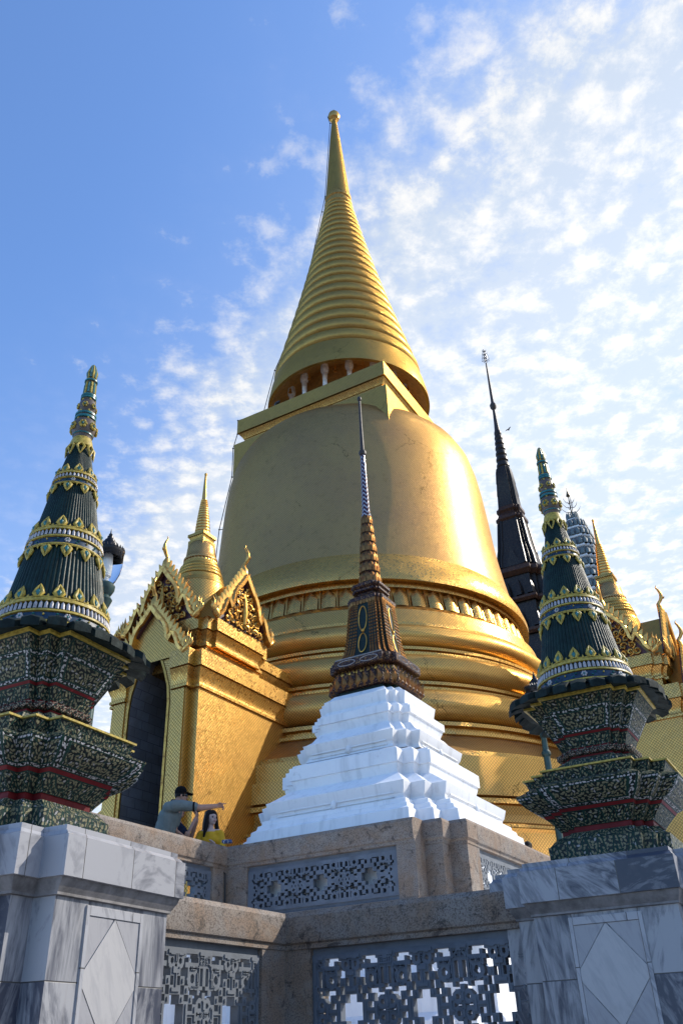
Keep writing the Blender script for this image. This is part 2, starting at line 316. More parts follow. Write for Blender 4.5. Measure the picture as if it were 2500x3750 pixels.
def chevron():
    m, t, b = newmat('white_red_chevron_mosaic'); uv = uvn(t, 'face'); o = objn(t)
    g = N(t, 'ShaderNodeSeparateXYZ'); L(t, o, g.inputs[0])
    an = MA(t, 'ARCTAN2', g.outputs[1], g.outputs[0])
    tri = MA(t, 'PINGPONG', MA(t, 'MULTIPLY', an, 8/6.2832), 1.0)
    ph = MA(t, 'FRACT', MA(t, 'ADD', MA(t, 'MULTIPLY', g.outputs[2], 9.5), MA(t, 'MULTIPLY', tri, .75)))
    c = MIX(t, MR(t, ph, .60, .68), (.05, .008, .02), (.42, .42, .45))
    setc(t, b.inputs['Base Color'], c); b.inputs['Roughness'].default_value = .15; b.inputs['Metallic'].default_value = .2; return m
CHEV = chevron()

# ================================================================== mesh helpers
class MB:
    def __init__(s): s.v = []; s.f = []; s.uv = []; s.fu = []
    def quad(s, idx, uv=None, fu=None):
        s.f.append(tuple(idx)); s.uv.append(uv or [(0, 0)]*len(idx)); s.fu.append(fu or [(0, 0)]*len(idx))
    def poly(s, pts, axis=None):
        n0 = len(s.v); s.v += [tuple(p) for p in pts]
        a = Vector(pts[1])-Vector(pts[0]); nrm = a.cross(Vector(pts[2])-Vector(pts[0]))
        ux = a.normalized() if a.length else Vector((1, 0, 0)); uy = nrm.normalized().cross(ux) if nrm.length else Vector((0, 0, 1))
        uv = [((Vector(p)-Vector(pts[0])).dot(ux), (Vector(p)-Vector(pts[0])).dot(uy)) for p in pts]
        s.quad(range(n0, n0+len(pts)), uv)
    def loft(s, rings, closed=True, capb=False, capt=False):
        n = len(rings[0]); base = len(s.v)
        for r in rings: s.v += [tuple(p) for p in r]
        best = max(rings, key=lambda r: sum((Vector(r[i])-Vector(r[i-1])).length for i in range(n)))
        per = [0]
        for i in range(n): per.append(per[-1]+(Vector(best[(i+1) % n])-Vector(best[i])).length)
        vv = [0]
        for k in range(1, len(rings)): vv.append(vv[-1]+max((Vector(rings[k][0])-Vector(rings[k-1][0])).length, (Vector(rings[k][n//2])-Vector(rings[k-1][n//2])).length))
        m = n if closed else n-1
        for k in range(len(rings)-1):
            for i in range(m):
                j = (i+1) % n
                s.quad((base+k*n+i, base+k*n+j, base+(k+1)*n+j, base+(k+1)*n+i),
                       [(per[i], vv[k]), (per[i+1], vv[k]), (per[i+1], vv[k+1]), (per[i], vv[k+1])],
                       [(i, k/(len(rings)-1)), (i+1, k/(len(rings)-1)), (i+1, (k+1)/(len(rings)-1)), (i, (k+1)/(len(rings)-1))])
        if capb: s.quad([base+i for i in range(n)][::-1], [(s.v[base+i][0], s.v[base+i][1]) for i in range(n)][::-1])
        if capt:
            q = base+(len(rings)-1)*n; s.quad([q+i for i in range(n)], [(s.v[q+i][0], s.v[q+i][1]) for i in range(n)])
    def box(s, x0, y0, z0, x1, y1, z1, ch=0.0):
        if ch: rings = [[(x0+c, y0+c, z), (x1-c, y0+c, z), (x1-c, y1-c, z), (x0+c, y1-c, z)] for z, c in ((z0, ch), (z0+ch, 0), (z1-ch, 0), (z1, ch))]
        else: rings = [[(x0, y0, z), (x1, y0, z), (x1, y1, z), (x0, y1, z)] for z in (z0, z1)]
        s.loft(rings, True, True, True)
    def lathe(s, prof, n=64, cx=0, cy=0, capb=False, capt=False, rib=None):
        rings = []
        for r, z in prof:
            rr = [(cx+r*math.cos(2*math.pi*i/n)*(1 if not rib else rib(i)), cy+r*math.sin(2*math.pi*i/n)*(1 if not rib else rib(i)), z) for i in range(n)]
            rings.append(rr)
        s.loft(rings, True, capb, capt)
    def sweep(s, plan, prof, cx=0, cy=0, capb=False, capt=False):
        s.loft([[(cx+x*h, cy+y*h, z) for x, y in plan] for h, z in prof], True, capb, capt)
    def tube(s, pts, rad, n=8, cap=True):
        pts = [Vector(p) for p in pts]
        if isinstance(rad, (int, float)): rad = [rad]*len(pts)
        rings = []; up = None
        for i, p in enumerate(pts):
            d = (pts[min(i+1, len(pts)-1)]-pts[max(i-1, 0)]).normalized()
            if up is None: up = Vector((0, 0, 1)) if abs(d.z) < .9 else Vector((1, 0, 0))
            a = d.cross(up).normalized(); b2 = d.cross(a).normalized() if a.length else Vector((0, 1, 0)); up = -b2
            rings.append([tuple(p+(a*math.cos(2*math.pi*k/n)+b2*math.sin(2*math.pi*k/n))*rad[i]) for k in range(n)])
        s.loft(rings, True, cap, cap)
    def ball(s, c, r, n=8, m=6, sz=1.0):
        s.lathe([(max(1e-4, r*math.sin(math.pi*k/m)), c[2]-r*sz*math.cos(math.pi*k/m)) for k in range(m+1)], n, c[0], c[1])
    def build(s, name, mat, parent=None, smooth=28, loc=None, rz=None, M=None):
        me = bpy.data.meshes.new(name)
        me.from_pydata(s.v, [], s.f)
        u = me.uv_layers.new(name='UVMap'); u2 = me.uv_layers.new(name='face')
        du = []; df = []
        for a, b in zip(s.uv, s.fu):
            for p in a: du += [p[0], p[1]]
            for p in b: df += [p[0], p[1]]
        u.data.foreach_set('uv', du); u2.data.foreach_set('uv', df)
        bm = bmesh.new(); bm.from_mesh(me); bmesh.ops.recalc_face_normals(bm, faces=bm.faces); bm.to_mesh(me); bm.free()
        me.materials.append(mat)
        me.shade_smooth(); me.set_sharp_from_angle(angle=R(smooth))
        o = bpy.data.objects.new(name, me); sc.collection.objects.link(o)
        if parent: o.parent = parent
        if loc: o.location = loc
        if rz is not None: o.rotation_euler.z = rz
        if M is not None: o.matrix_local = M
        return o
def tag(o, label, cat, group=None, kind=None):
    if label: o['label'] = label
    if cat: o['category'] = cat
    if group: o['group'] = group
    if kind: o['kind'] = kind
    return o
def thing(name, label, cat, loc=(0, 0, 0), rz=0, group=None):
    o = bpy.data.objects.new(name, None); sc.collection.objects.link(o); o.location = loc; o.rotation_euler.z = rz; o.empty_display_size = .2
    return tag(o, label, cat, group)
def copy_tree(o, parent=None):
    c = o.copy(); sc.collection.objects.link(c); c.parent = parent
    if parent is not None: c.matrix_parent_inverse = o.matrix_parent_inverse.copy()
    for ch in list(o.children): copy_tree(ch, c)
    return c
def redent(a, s):   # square plan with two steps at each corner, counter-clockwise, unit half width
    q = [(a, -1), (a, -s), (s, -s), (s, -a), (1, -a)]
    pts = []
    for k in range(4):
        c, sn = [(1, 0), (0, 1), (-1, 0), (0, -1)][k]
        for x, y in q: pts.append((x*c-y*sn, x*sn+y*c))
    return pts
def redent3(a, s):  # three convex corners at each corner
    m = (a+1)/2
    return redent(a, s)
def arc(r, z, br, bz, n=6, a0=-90, a1=90):   # half round bulge, centre radius r
    return [(r+br*math.cos(R(a0+(a1-a0)*k/n)), z+bz*math.sin(R(a0+(a1-a0)*k/n))) for k in range(n+1)]
def pol(az, D, z=0): return Vector((D*math.sin(R(az-29)), D*math.cos(R(az-29)), z))

# ================================================================== setting
g_ = MB(); g_.poly([(-900, -900, 0), (900, -900, 0), (900, 900, 0), (-900, 900, 0)])
tag(g_.build('ground', STONE), None, None, kind='structure')
def plinth(name, poly, z0, z1, mat, mould, label=None):
    m = MB(); rings = []
    n = len(poly)
    def off(d):
        out = []
        for i in range(n):
            p, q, r = Vector(poly[i-1]), Vector(poly[i]), Vector(poly[(i+1) % n])
            d1 = (q-p).normalized(); d2 = (r-q).normalized()
            n1 = Vector((d1.y, -d1.x)); n2 = Vector((d2.y, -d2.x))
            out.append(q+(n1+n2)*d/(1+n1.dot(n2)))
        return out
    for d, z in mould: rings.append([(p.x, p.y, z) for p in off(d)])
    m.loft(rings, True, False, True)
    return m.build(name, mat)
UP = [(-8.42, -12), (-8.42, 11.15), (-5.25, 11.15), (-5.25, 11.45), (-4.98, 11.45), (-4.98, 11.7), (-4.72, 11.7), (-4.72, 16.8), (14, 16.8), (14, 60), (-60, 60), (-60, -12)]
o = plinth('upper_terrace', [Vector(p) for p in UP], 0, 3.2, STUCCO, [(.55, 0), (.55, 1.62), (.42, 1.70), (.42, 1.86), (.30, 1.95), (.30, 2.35), (.22, 2.40), (.14, 2.50), (.10, 2.62), (.10, 2.72), (.25, 2.80), (.25, 2.95), (.12, 3.02), (.12, 3.12), (.02, 3.2), (-.5, 3.2)])
tag(o, None, None, kind='structure')
LO = [(-5.12, -6), (-5.12, 7.75), (8, 7.75), (8, 18), (-9, 18), (-9, -6)]
o = plinth('lower_terrace', [Vector(p) for p in LO], 0, 1.3, STUCCO, [(.3, 0), (.3, .3), (.05, .45), (.05, 1.1), (.12, 1.2), (.12, 1.3), (-.5, 1.3)])
tag(o, None, None, kind='structure')
fl = MB(); fl.box(-58, -10, 3.1, -8.85, 58, 3.5); fl.box(-8.85, 11.6, 3.1, -5.75, 58, 3.5); fl.box(-5.75, 12.2, 3.1, -5.25, 58, 3.5); fl.box(-5.25, 17.3, 3.1, 13, 58, 3.5)
tag(fl.build('terrace_floor', STONE), None, None, kind='structure')

# ================================================================== main golden stupa
MX, MY = -12.66, 23.78
stupa = thing('golden_stupa', 'huge gold mosaic bell shaped stupa with ringed spire in the centre', 'stupa', (MX, MY, 0))
def lat(name, prof, mat, parent, n=128, **k):
    m = MB(); m.lathe(prof, n, **k); return m.build(name, mat, parent)
lat('foot_drum', [(9.1, 3.3), (9.1, 4.2), (8.9, 4.25), (8.75, 4.6), (8.75, 5.3), (8.60, 5.42)], GOLDW, stupa, 160)
lat('fillet', [(8.4, 5.40), (8.5, 5.46), (8.5, 5.52), (8.4, 5.54)], GOLD, stupa, 160)
lat('cove_band', [(8.38, 5.52), (8.24, 5.62), (8.18, 5.8), (8.22, 5.97)], GOLDW, stupa, 160)
lat('fillet', [(8.22, 5.97), (8.34, 5.99), (8.34, 6.09), (8.2, 6.12)], GOLD, stupa, 160)
lat('drum', [(8.2, 6.12), (8.30, 6.16), (8.30, 6.60), (8.16, 6.62), (8.16, 7.05), (8.02, 7.07)], GOLDW, stupa, 160)
lat('fillet', [(8.02, 7.06), (8.0, 7.20), (7.9, 7.24)], GOLD, stupa, 160)
lat('sloping_band', [(7.9, 7.23), (7.62, 7.45), (7.38, 7.66), (7.2, 7.80)], GOLDB, stupa, 160)
lat('fillet', [(7.2, 7.80), (7.24, 7.82), (7.24, 7.89), (6.98, 7.91), (6.98, 8.05), (7.12, 8.07), (7.12, 8.16), (6.9, 8.2)], GOLD, stupa, 160)
lat('torus_moulding', [(6.85, 8.20)]+arc(6.72, 8.64, .44, .43, 16)+[(6.6, 9.1)], GOLDW, stupa, 160)
lat('fillet', [(6.6, 9.08), (6.62, 9.14), (6.62, 9.2), (6.36, 9.22), (6.36, 9.32), (6.46, 9.34), (6.46, 9.42), (6.3, 9.45)], GOLD, stupa, 160)
lat('torus_moulding', [(6.3, 9.44)]+arc(6.16, 9.83, .38, .39, 16)+[(6.1, 10.24)], GOLDW, stupa, 160)
lat('fillet', [(6.1, 10.22), (6.12, 10.28), (6.12, 10.36), (5.92, 10.38), (5.92, 10.44), (6.04, 10.46), (6.04, 10.54), (5.9, 10.58)], GOLD, stupa, 160)
lat('torus_moulding', [(5.9, 10.56)]+arc(5.80, 10.90, .34, .33, 16)+[(5.75, 11.23)], GOLDW, stupa, 160)
lat('fillet', [(5.8, 11.22), (5.84, 11.25), (5.84, 11.33), (5.78, 11.35)], GOLD, stupa, 160)
lat('flat_band', [(5.80, 11.35), (5.70, 11.78), (5.66, 11.82), (5.45, 11.86)], GOLDW, stupa, 160)
# lotus petal frieze
pm = MB(); NP = 66
lat('frieze_ground', [(5.3, 11.8), (5.22, 12.1), (5.2, 12.66)], LEAFD, stupa, 128)
def petal(m, ang, r0, z0, r1, z1, wid, bulge=.06):
    nseg = 6; half = 5; rings = []
    ca, sa = math.cos(ang), math.sin(ang)
    for k in range(nseg+1):
        f = k/nseg; z = z0+(z1-z0)*f; r = r0+(r1-r0)*f
        wv = wid*(.5 if k < nseg else .5)*(1-max(0, (f-.62)/.38)**2*.98); rr = []
        for j in range(half+1):
            s_ = -1+2*j/half
            d = r+bulge*math.cos(s_*1.35)*(1-(f-.5)**2)
            rr.append((d*ca-s_*wv*sa, d*sa+s_*wv*ca, z))
        rings.append(rr)
    m.loft(rings, False)
for i in range(NP): petal(pm, 2*math.pi*i/NP, 5.40, 12.02, 5.26, 12.62, .40, .09)
pm.build('lotus_petal_frieze', GOLD, stupa, 50)
sm_ = MB()
for i in range(NP):
    a = 2*math.pi*(i+.5)/NP; sm_.tube([(5.36*math.cos(a), 5.36*math.sin(a), 12.0), (5.25*math.cos(a), 5.25*math.sin(a), 12.64)], [.045, .03], 5)
sm_.build('petal_stem', LEAF, stupa)
sk = MB(); nn = 264
rings = []
for (r, z, amp) in ((5.42, 12.03, 0), (5.50, 11.95, .4), (5.60, 11.86, 1.0), (5.56, 11.80, 1.0)):
    rings.append([((r+.03*amp*math.cos(6.2832*i*NP/nn))*math.cos(2*math.pi*i/nn), (r+.03*amp*math.cos(6.2832*i*NP/nn))*math.sin(2*math.pi*i/nn), z-.045*amp*math.cos(6.2832*i*NP/nn)) for i in range(nn)])
sk.loft(rings); sk.build('scalloped_skirt', LEAF, stupa, 40)
lat('bell_rim', [(5.2, 12.62), (5.36, 12.62), (5.36, 12.70), (5.3, 12.72), (5.3, 12.76), (5.56, 12.78), (5.57, 12.95), (5.46, 13.3), (5.28, 13.65), (5.2, 13.78)], GOLD, stupa, 160)
lat('bell', [(5.2, 13.76), (5.12, 14.2), (5.04, 14.7), (4.94, 15.4), (4.87, 16.2), (4.80, 17.2), (4.72, 18.1), (4.62, 18.9), (4.46, 19.6), (4.22, 20.1), (3.9, 20.45), (3.4, 20.7), (2.8, 20.85), (1.5, 20.9)], GOLDB, stupa, 160)
sq = [(1, -1), (1, 1), (-1, 1), (-1, -1)]
m = MB(); m.sweep(sq, [(3.20, 18.6), (3.20, 20.86), (2.84, 20.88)]); m.build('square_block', GOLDS, stupa)
m = MB(); m.sweep(sq, [(2.84, 20.86), (2.86, 20.98), (2.93, 21.1), (2.93, 21.16), (2.96, 21.18), (3.02, 21.32), (3.08, 21.39), (3.02, 21.41)]); m.build('cove_moulding', GOLD, stupa)
m = MB(); m.sweep(sq, [(2.9, 21.40), (3.13, 21.42), (3.13, 22.02), (1.5, 22.04)]); m.build('square_slab', GOLDS, stupa)
lat('inner_drum', [(1.75, 22.1), (1.75, 24.3)], ORANGE, stupa, 96)
m = MB()
m.lathe([(.045*1, 0)], 4) if False else None
for i in range(16):
    a = 2*math.pi*(i+.35)/16; m = MB()
    m.lathe([(.13, 22.13), (.13, 22.2), (.10, 22.26), (.085, 22.9), (.10, 23.3), (.15, 23.38), (.16, 23.5), (.13, 23.75)], 12, 2.42*math.cos(a), 2.42*math.sin(a)); m.build('pillar', COLUMN, stupa)
    b = a+math.pi/16; m = MB(); x, y = 2.72*math.cos(b), 2.72*math.sin(b)
    m.tube([(x, y, 23.55), (x, y, 23.2)], .008, 4); m.lathe([(.02, 23.22), (.04, 23.18), (.05, 23.08), (.075, 23.02)], 10, x, y); m.build('wind_bell', LEAF, stupa)
lat('soffit', [(1.7, 24.2), (2.4, 23.75), (2.85, 23.5), (3.10, 23.17)], ORANGE, stupa)
lat('canopy_band', [(3.10, 23.17), (3.23, 23.15), (3.22, 23.4), (3.12, 23.95), (3.02, 24.35), (2.8, 24.42)], GOLDS, stupa)
# twenty diminishing rings
prof = []; nr = 21; z0, z1, r0, r1 = 24.38, 35.5, 2.98, .63
hs = [1-.028*k for k in range(nr)]; tot = sum(hs); z = z0
for k in range(nr):
    h = (z1-z0)*hs[k]/tot; f = (z+h/2-z0)/(z1-z0); r = r0+(r1-r0)*f - .13*math.sin(math.pi*f)
    prof += [(r-.22*(1-f*.5), z)]+arc(r-.15*(1-f*.5), z+h*.5, .25*(1-f*.5), h*.44, 8, -85, 85)+[(r-.22*(1-f*.5), z+h*.97)]
    z += h
lat('ringed_cone', prof, GOLDS, stupa, 112)
lat('collar', [(.60, 35.45), (.67, 35.55), (.67, 35.75), (.58, 35.8), (.58, 35.95), (.63, 36.0), (.63, 36.25), (.58, 36.35)], GOLD, stupa, 64)
lat('spire', [(.59, 36.3), (.50, 37.5), (.38, 39.2), (.25, 41.0), (.15, 42.2), (.12, 42.5)], GOLDS, stupa, 64)
lat('finial_ball', [(.12, 42.45), (.17, 42.52), (.17, 42.58), (.26, 42.66), (.31, 42.85), (.27, 43.02), (.12, 43.14), (.01, 43.16)], LEAF, stupa, 32)
m = MB(); m.tube([(0, 0, 43.1), (0, 0, 43.5)], .012, 5); m.build('lightning_rod', BLACKM, stupa)
# lightning cable on the left side with stand-off brackets
lf = Vector((-.883, -.47))
cp = [(.33, 42.9), (.22, 42.3), (.62, 36.5), (.80, 35.4), (1.48, 31.2), (2.1, 28.2), (2.98, 25.6), (3.42, 23.4)]
pts = [(lf.x*r, lf.y*r, z) for r, z in cp]+[(-3.22, -3.0, 22.15), (-3.22, -3.0, 21.5), (-3.4, -3.0, 20.9), (-3.4, -3.0, 19.6)]+[(lf.x*r, lf.y*r, z) for r, z in ((4.98, 18.0), (5.08, 16.4), (5.25, 14.8), (5.38, 13.9))]
m = MB(); m.tube(pts, .016, 5)
for p in pts[1:]:
    v = Vector((-p[0], -p[1], 0)).normalized()*.2; m.tube([p, (p[0]+v.x, p[1]+v.y, p[2])], .018, 4); m.ball((p[0], p[1], p[2]), .035, 5, 4)
m.build('lightning_cable', BLACKM, stupa)

# ================================================================== portico
def frame(o, u, w, n):   # local frame matrix: u horizontal, w up, n outward
    return Matrix(((u[0], n[0], w[0], o[0]), (u[1], n[1], w[1], o[1]), (u[2], n[2], w[2], o[2]), (0, 0, 0, 1)))
def gable(parent, org, ang, W, H, relief=True, dep=.5):
    """org: base centre of the gable face, ang: outward direction is local -y turned by ang"""
    Mx = Matrix.Translation(org) @ Matrix.Rotation(ang, 4, 'Z')
    gb = MB()      # roof body behind the gable = the gable part itself
    gb.poly([(-W*.86, .02, -.02), (W*.86, .02, -.02), (W*.5, .02, H*.42), (0, .02, H*.93), (-W*.5, .02, H*.42)])
    g = gb.build('gable', MAROON if relief else GOLDW, parent, M=Mx); gb = MB()
    gb.poly([(-W*.86, .02, -.02), (-W*.5, .02, H*.42), (-W*.5, dep, H*.42), (-W*.86, dep, -.02)]); gb.poly([(-W*.5, .02, H*.42), (0, .02, H*.93), (0, dep, H*.93), (-W*.5, dep, H*.42)])
    gb.poly([(W*.86, .02, -.02), (W*.86, dep, -.02), (W*.5, dep, H*.42), (W*.5, .02, H*.42)]); gb.poly([(W*.5, .02, H*.42), (W*.5, dep, H*.42), (0, dep, H*.93), (0, .02, H*.93)])
    gb.build('gable_roof', GOLDS, g)
    path = [(0, 1.0), (.14, .86), (.27, .74), (.33, .70), (.40, .63), (.47, .53), (.505, .43), (.53, .33), (.575, .27), (.60, .33), (.655, .385), (.72, .36), (.78, .27), (.85, .13), (.93, .05), (1.0, .02)]
    bb = MB()
    for sd in (-1, 1):
        pp = [Vector((sd*x*W, 0, y*H)) for x, y in path]; rings = []
        for i, p in enumerate(pp):
            d = (pp[min(i+1, len(pp)-1)]-pp[max(0, i-1)]).normalized(); nn_ = Vector((-d.z, 0, d.x))*sd
            wd = .055*W/1.1*(1.25 if i < 3 else 1.0)
            rings.append([tuple(p+nn_*wd+Vector((0, -.10, 0))), tuple(p+nn_*(wd*.5)+Vector((0, -.15, 0))), tuple(p-nn_*wd+Vector((0, -.13, 0))), tuple(p-nn_*wd+Vector((0, .04, 0))), tuple(p+nn_*wd+Vector((0, .04, 0)))])
        bb.loft(rings, True, True, True)
    bb.build('bargeboard', LEAF, g)
    tt = MB(); bk = MB(); nt_ = 10
    for sd in (-1, 1):
        for i in range(nt_):
            f = (i+.7)/(nt_+.3); x = f*W*1.0; y = H*(1-f*.98)
            ux, uy = sd*W, -H; l = math.hypot(ux, uy); ux /= l; uy /= l
            nx, ny = (-uy*sd, ux*sd)
            nx, ny = (H/l*sd, W/l)
            tx, ty = sd*(.35), .94       # leaf direction, mostly up
            sz = W*.215
            base = Vector((sd*x+nx*(-.02), -.02, y+ny*(-.02))); tip = base+Vector((nx*.35+tx*.15, -.02, ny*.35+ty*.5)).normalized()*sz*1.35
            a = Vector((ux, 0, uy))*sz*.30
            tt.loft([[tuple(base-a+Vector((0, -.07, 0))), tuple(base+a+Vector((0, -.07, 0))), tuple(base+a+Vector((0, .03, 0))), tuple(base-a+Vector((0, .03, 0)))],
                     [tuple((base+tip)/2-a*.9+Vector((0, -.09, 0))), tuple((base+tip)/2+a*.9+Vector((0, -.05, 0))), tuple((base+tip)/2+a*.9+Vector((0, .03, 0))), tuple((base+tip)/2-a*.9+Vector((0, .03, 0)))],
                     [tuple(tip-a*.12+Vector((0, -.03, 0))), tuple(tip+a*.12+Vector((0, -.03, 0))), tuple(tip+a*.12+Vector((0, .01, 0))), tuple(tip-a*.12+Vector((0, .01, 0)))]], True, True, True)
        q0 = Vector((0, 0, H)); q1 = Vector((sd*W, 0, .02*H)); nv = Vector((H*sd, 0, W)).normalized()*W*.10
        bk.loft([[tuple(q0-nv*.9+Vector((0, -.05, 0))), tuple(q0+nv+Vector((0, -.05, 0))), tuple(q0+nv+Vector((0, .05, 0))), tuple(q0-nv*.9+Vector((0, .05, 0)))],
                 [tuple(q1-nv*.5+Vector((0, -.05, 0))), tuple(q1+nv+Vector((0, -.05, 0))), tuple(q1+nv+Vector((0, .05, 0))), tuple(q1-nv*.5+Vector((0, .05, 0)))]], True, True, True)
    tt.build('leaf_crest', LEAF, g, 40); bk.build('crest_backing', MAROON, g)
    ch = MB()
    cp_ = [(0, 0, H*.95), (0, -.02, H*1.03), (0, -.01, H*1.03+.14), (0, .02, H*1.03+.27), (0, -.06, H*1.03+.36), (0, -.11, H*1.03+.45), (0, -.11, H*1.03+.56), (0, -.07, H*1.03+.68), (0, -.02, H*1.03+.77), (0, -.04, H*1.03+.84)]
    ch.tube(cp_, [.09, .10, .085, .05, .045, .055, .042, .032, .02, .006], 10)
    ch.tube([(0, -.10, H*1.03+.44), (0, -.17, H*1.03+.42), (0, -.19, H*1.03+.46)], [.04, .025, .008], 6)
    ch.build('horn_finial', LEAF, g, 60)
    for sd in (-1, 1):
        hh = MB(); x = sd*W*1.06
        hh.tube([(x-sd*.10, -.05, -.02), (x, -.06, .04), (x+sd*.03, -.06, .12)], [.07, .085, .06], 8)
        for dx, hgt in ((-.07, .26), (0, .42), (.07, .34), (.13, .20)):
            hh.tube([(x+sd*dx*.5, -.05, .08), (x+sd*(dx+.035), -.07, .08+hgt*.35), (x+sd*dx, -.06, .08+hgt*.7), (x+sd*(dx+.03), -.04, .08+hgt)], [.035, .035, .024, .004], 6)
        hh.build('flame_finial', LEAF, g, 60)
    if relief:
        rl = MB(); rnd = random.Random(int(W*100)+int(ang*10))
        def curl(cx, cy, r, sd, rot):
            pts_ = []; rr = []
            for k in range(15):
                a = rot+sd*k*.62; q = r*(1-k/16.5); pts_.append((cx+q*math.cos(a), -.035-.02*math.sin(k), cy+q*math.sin(a))); rr.append(.012+.014*math.sin(math.pi*min(1, (k+2)/16)))
            rl.tube(pts_, [q_*W/.9 for q_ in rr], 5)
        for iy in range(6):
            y = H*(.07+.135*iy); half = W*.80*(1-min(1, (y+.03*H)/(H*.92)))**1.0
            if y > H*.42: half = W*.5*(1-(y-H*.42)/(H*.5))
            nx_ = max(1, int(half*2/(W*.2)))
            for ix in range(nx_+1):
                x = -half*.86+half*1.72*ix/max(1, nx_) if nx_ else 0
                curl(x, y, W*.10*(1 if y < H*.6 else .75), 1 if x >= 0 else -1, rnd.random()*6)
                for q in range(3): rl.ball((x+rnd.uniform(-.09, .09)*W, -.04, y+rnd.uniform(-.06, .06)*H), .022*W, 5, 4)
        cpt = [(0, H*.1), (0, H*.3), (0, H*.5), (0, H*.72)]
        rl.tube([(x_, -.05, y_) for x_, y_ in cpt], [.05*W, .09*W, .06*W, .008], 7)
        rl.build('carved_relief', LEAFD, g, 60)
    return g
def rectplan(hx, y0, y1): return [(-hx, y0), (hx, y0), (hx, y1), (-hx, y1)]
def rsweep(m, hx, y0, y1, prof, capt=False, x0=None):
    xa, xb = (-hx, hx) if x0 is None else (x0, hx)
    m.loft([[(xa-o_, y0-o_, z), (xb+o_, y0-o_, z), (xb+o_, y1+o_, z), (xa-o_, y1+o_, z)] for o_, z in prof], True, False, capt)
def cornice(m, hx, y0, y1, zt, slab=.37, cove=.36, out=.13, x0=None):
    z2 = zt-slab; z3 = z2-cove
    rsweep(m, hx, y0, y1, [(0, z3-.09), (.045, z3-.08), (.045, z3-.02), (.02, z3), (.01, z3+.04), (.03, z3+cove*.45), (.08, z3+cove*.8), (out-.035, z2-.03), (out-.03, z2-.02), (out-.055, z2-.015), (out-.055, z2), (out, z2+.005), (out, zt), (0, zt+.01)], True, x0)
def portico(loc, rz, label, cat='portico'):
    p = thing('golden_portico', label, cat, (loc[0], loc[1], 0), rz, 'gabled porticoes of the golden stupa')
    HX = 1.22; YF = -1.40
    # walls (side walls run back into the stupa), door opening with a pointed head in the front bay
    m = MB()
    m.poly([(HX, YF+.12, 3.3), (HX, 7, 3.3), (HX, 7, 8.4), (HX, YF+.12, 8.4)]); m.poly([(-HX, 7, 3.3), (-HX, YF+.12, 3.3), (-HX, YF+.12, 8.4), (-HX, 7, 8.4)])
    for sx in (-1, 1): m.poly([(sx*.98, YF+.12, 3.3), (sx*HX, YF+.12, 3.3), (sx*HX, YF+.12, 8.4), (sx*.98, YF+.12, 8.4)][::sx])
    m.build('wall', GOLDW, p)
    # front bay : face with arch opening
    arch = [(.54, 3.3), (.54, 8.0), (.50, 8.35), (.38, 8.72), (.2, 9.15), (0, 9.64)]
    m = MB(); yb = YF-.05
    outer = [(1.02, 3.3), (1.02, 8.0), (1.02, 8.35), (.95, 9.0), (.62, 9.5), (0, 10.22)]
    for sx in (-1, 1):
        m.loft([[(sx*a[0], yb, a[1]), (sx*b_[0], yb, b_[1])] for a, b_ in zip(arch, outer)], False)
        m.poly([(sx*1.02, yb, 3.3), (sx*1.02, YF+.2, 3.3), (sx*1.02, YF+.2, 8.72), (sx*1.02, yb, 8.72)][::-sx])
    m.build('door_surround', GOLDW, p)
    m = MB()
    for sx in (-1, 1):
        m.loft([[(sx*(a[0]+.05), yb-.02, a[1]+(.09 if i == 5 else 0)), (sx*a[0], yb-.03, a[1]), (sx*a[0], yb+.02, a[1])] for i, a in enumerate(arch)], False)
    m.build('door_trim', LEAFD, p)
    m = MB()
    for sx in (-1, 1): m.loft([[(sx*a[0], yb+.015, a[1]), (sx*a[0], yb+1.3, a[1])] for a in arch], False)
    m.poly([(-.56, yb+1.3, 3.3), (.56, yb+1.3, 3.3), (.56, yb+1.3, 9.7), (-.56, yb+1.3, 9.7)])
    m.build('door_recess', LINING, p)
    # pilaster strips beside the door
    for sx in (-1, 1):
        m = MB(); m.box(min(sx*.66, sx*.99), yb-.03, 3.3, max(sx*.66, sx*.99), yb+.02, 8.22); m.build('pilaster', GOLDW, p)
    # lower cornice : main block, bay capitals
    m = MB(); cornice(m, HX, YF+.12, 6.4, 9.05, x0=.78); cornice(m, -.78, YF+.12, 6.4, 9.05, x0=-HX); m.build('cornice', GOLD, p)
    m = MB(); m.box(-.75, -1.1, 8.9, .75, 6.3, 9.1); m.build('flat_roof', GOLD, p)
    for sx in (-1, 1):
        m = MB(); x0, x1 = sorted((sx*.64, sx*1.04))
        zt = 9.05; z2 = 8.68; z3 = 8.32
        def cap_r(o_, z): return [(x0-(o_ if sx < 0 else 0), yb-.03-o_, z), (x1+(o_ if sx > 0 else 0), yb-.03-o_, z), (x1+(o_ if sx > 0 else 0), YF+.4, z), (x0-(o_ if sx < 0 else 0), YF+.4, z)]
        m.loft([cap_r(o_, z) for o_, z in ((0, z3-.09), (.045, z3-.08), (.045, z3-.02), (.02, z3), (.03, z3+.16), (.08, z3+.29), (.1, z2-.02), (.075, z2), (.13, z2+.004), (.13, zt+.004), (0, zt+.012))], True, False, True)
        m.build('capital', GOLD, p)
    # upper storey
    m = MB(); rsweep(m, 1.14, -1.02, 1.02, [(0, 9.0), (0, 9.4)]); m.build('upper_wall', GOLDW, p)
    m = MB(); cornice(m, 1.14, -1.02, 1.02, 9.94, .30, .27, .13); cornice(m, .94, -1.12, 1.12, 9.955, .30, .27, .13); cornice(m, 1.24, -.80, .80, 9.95, .30, .27, .13); m.build('upper_cornice', GOLD, p)
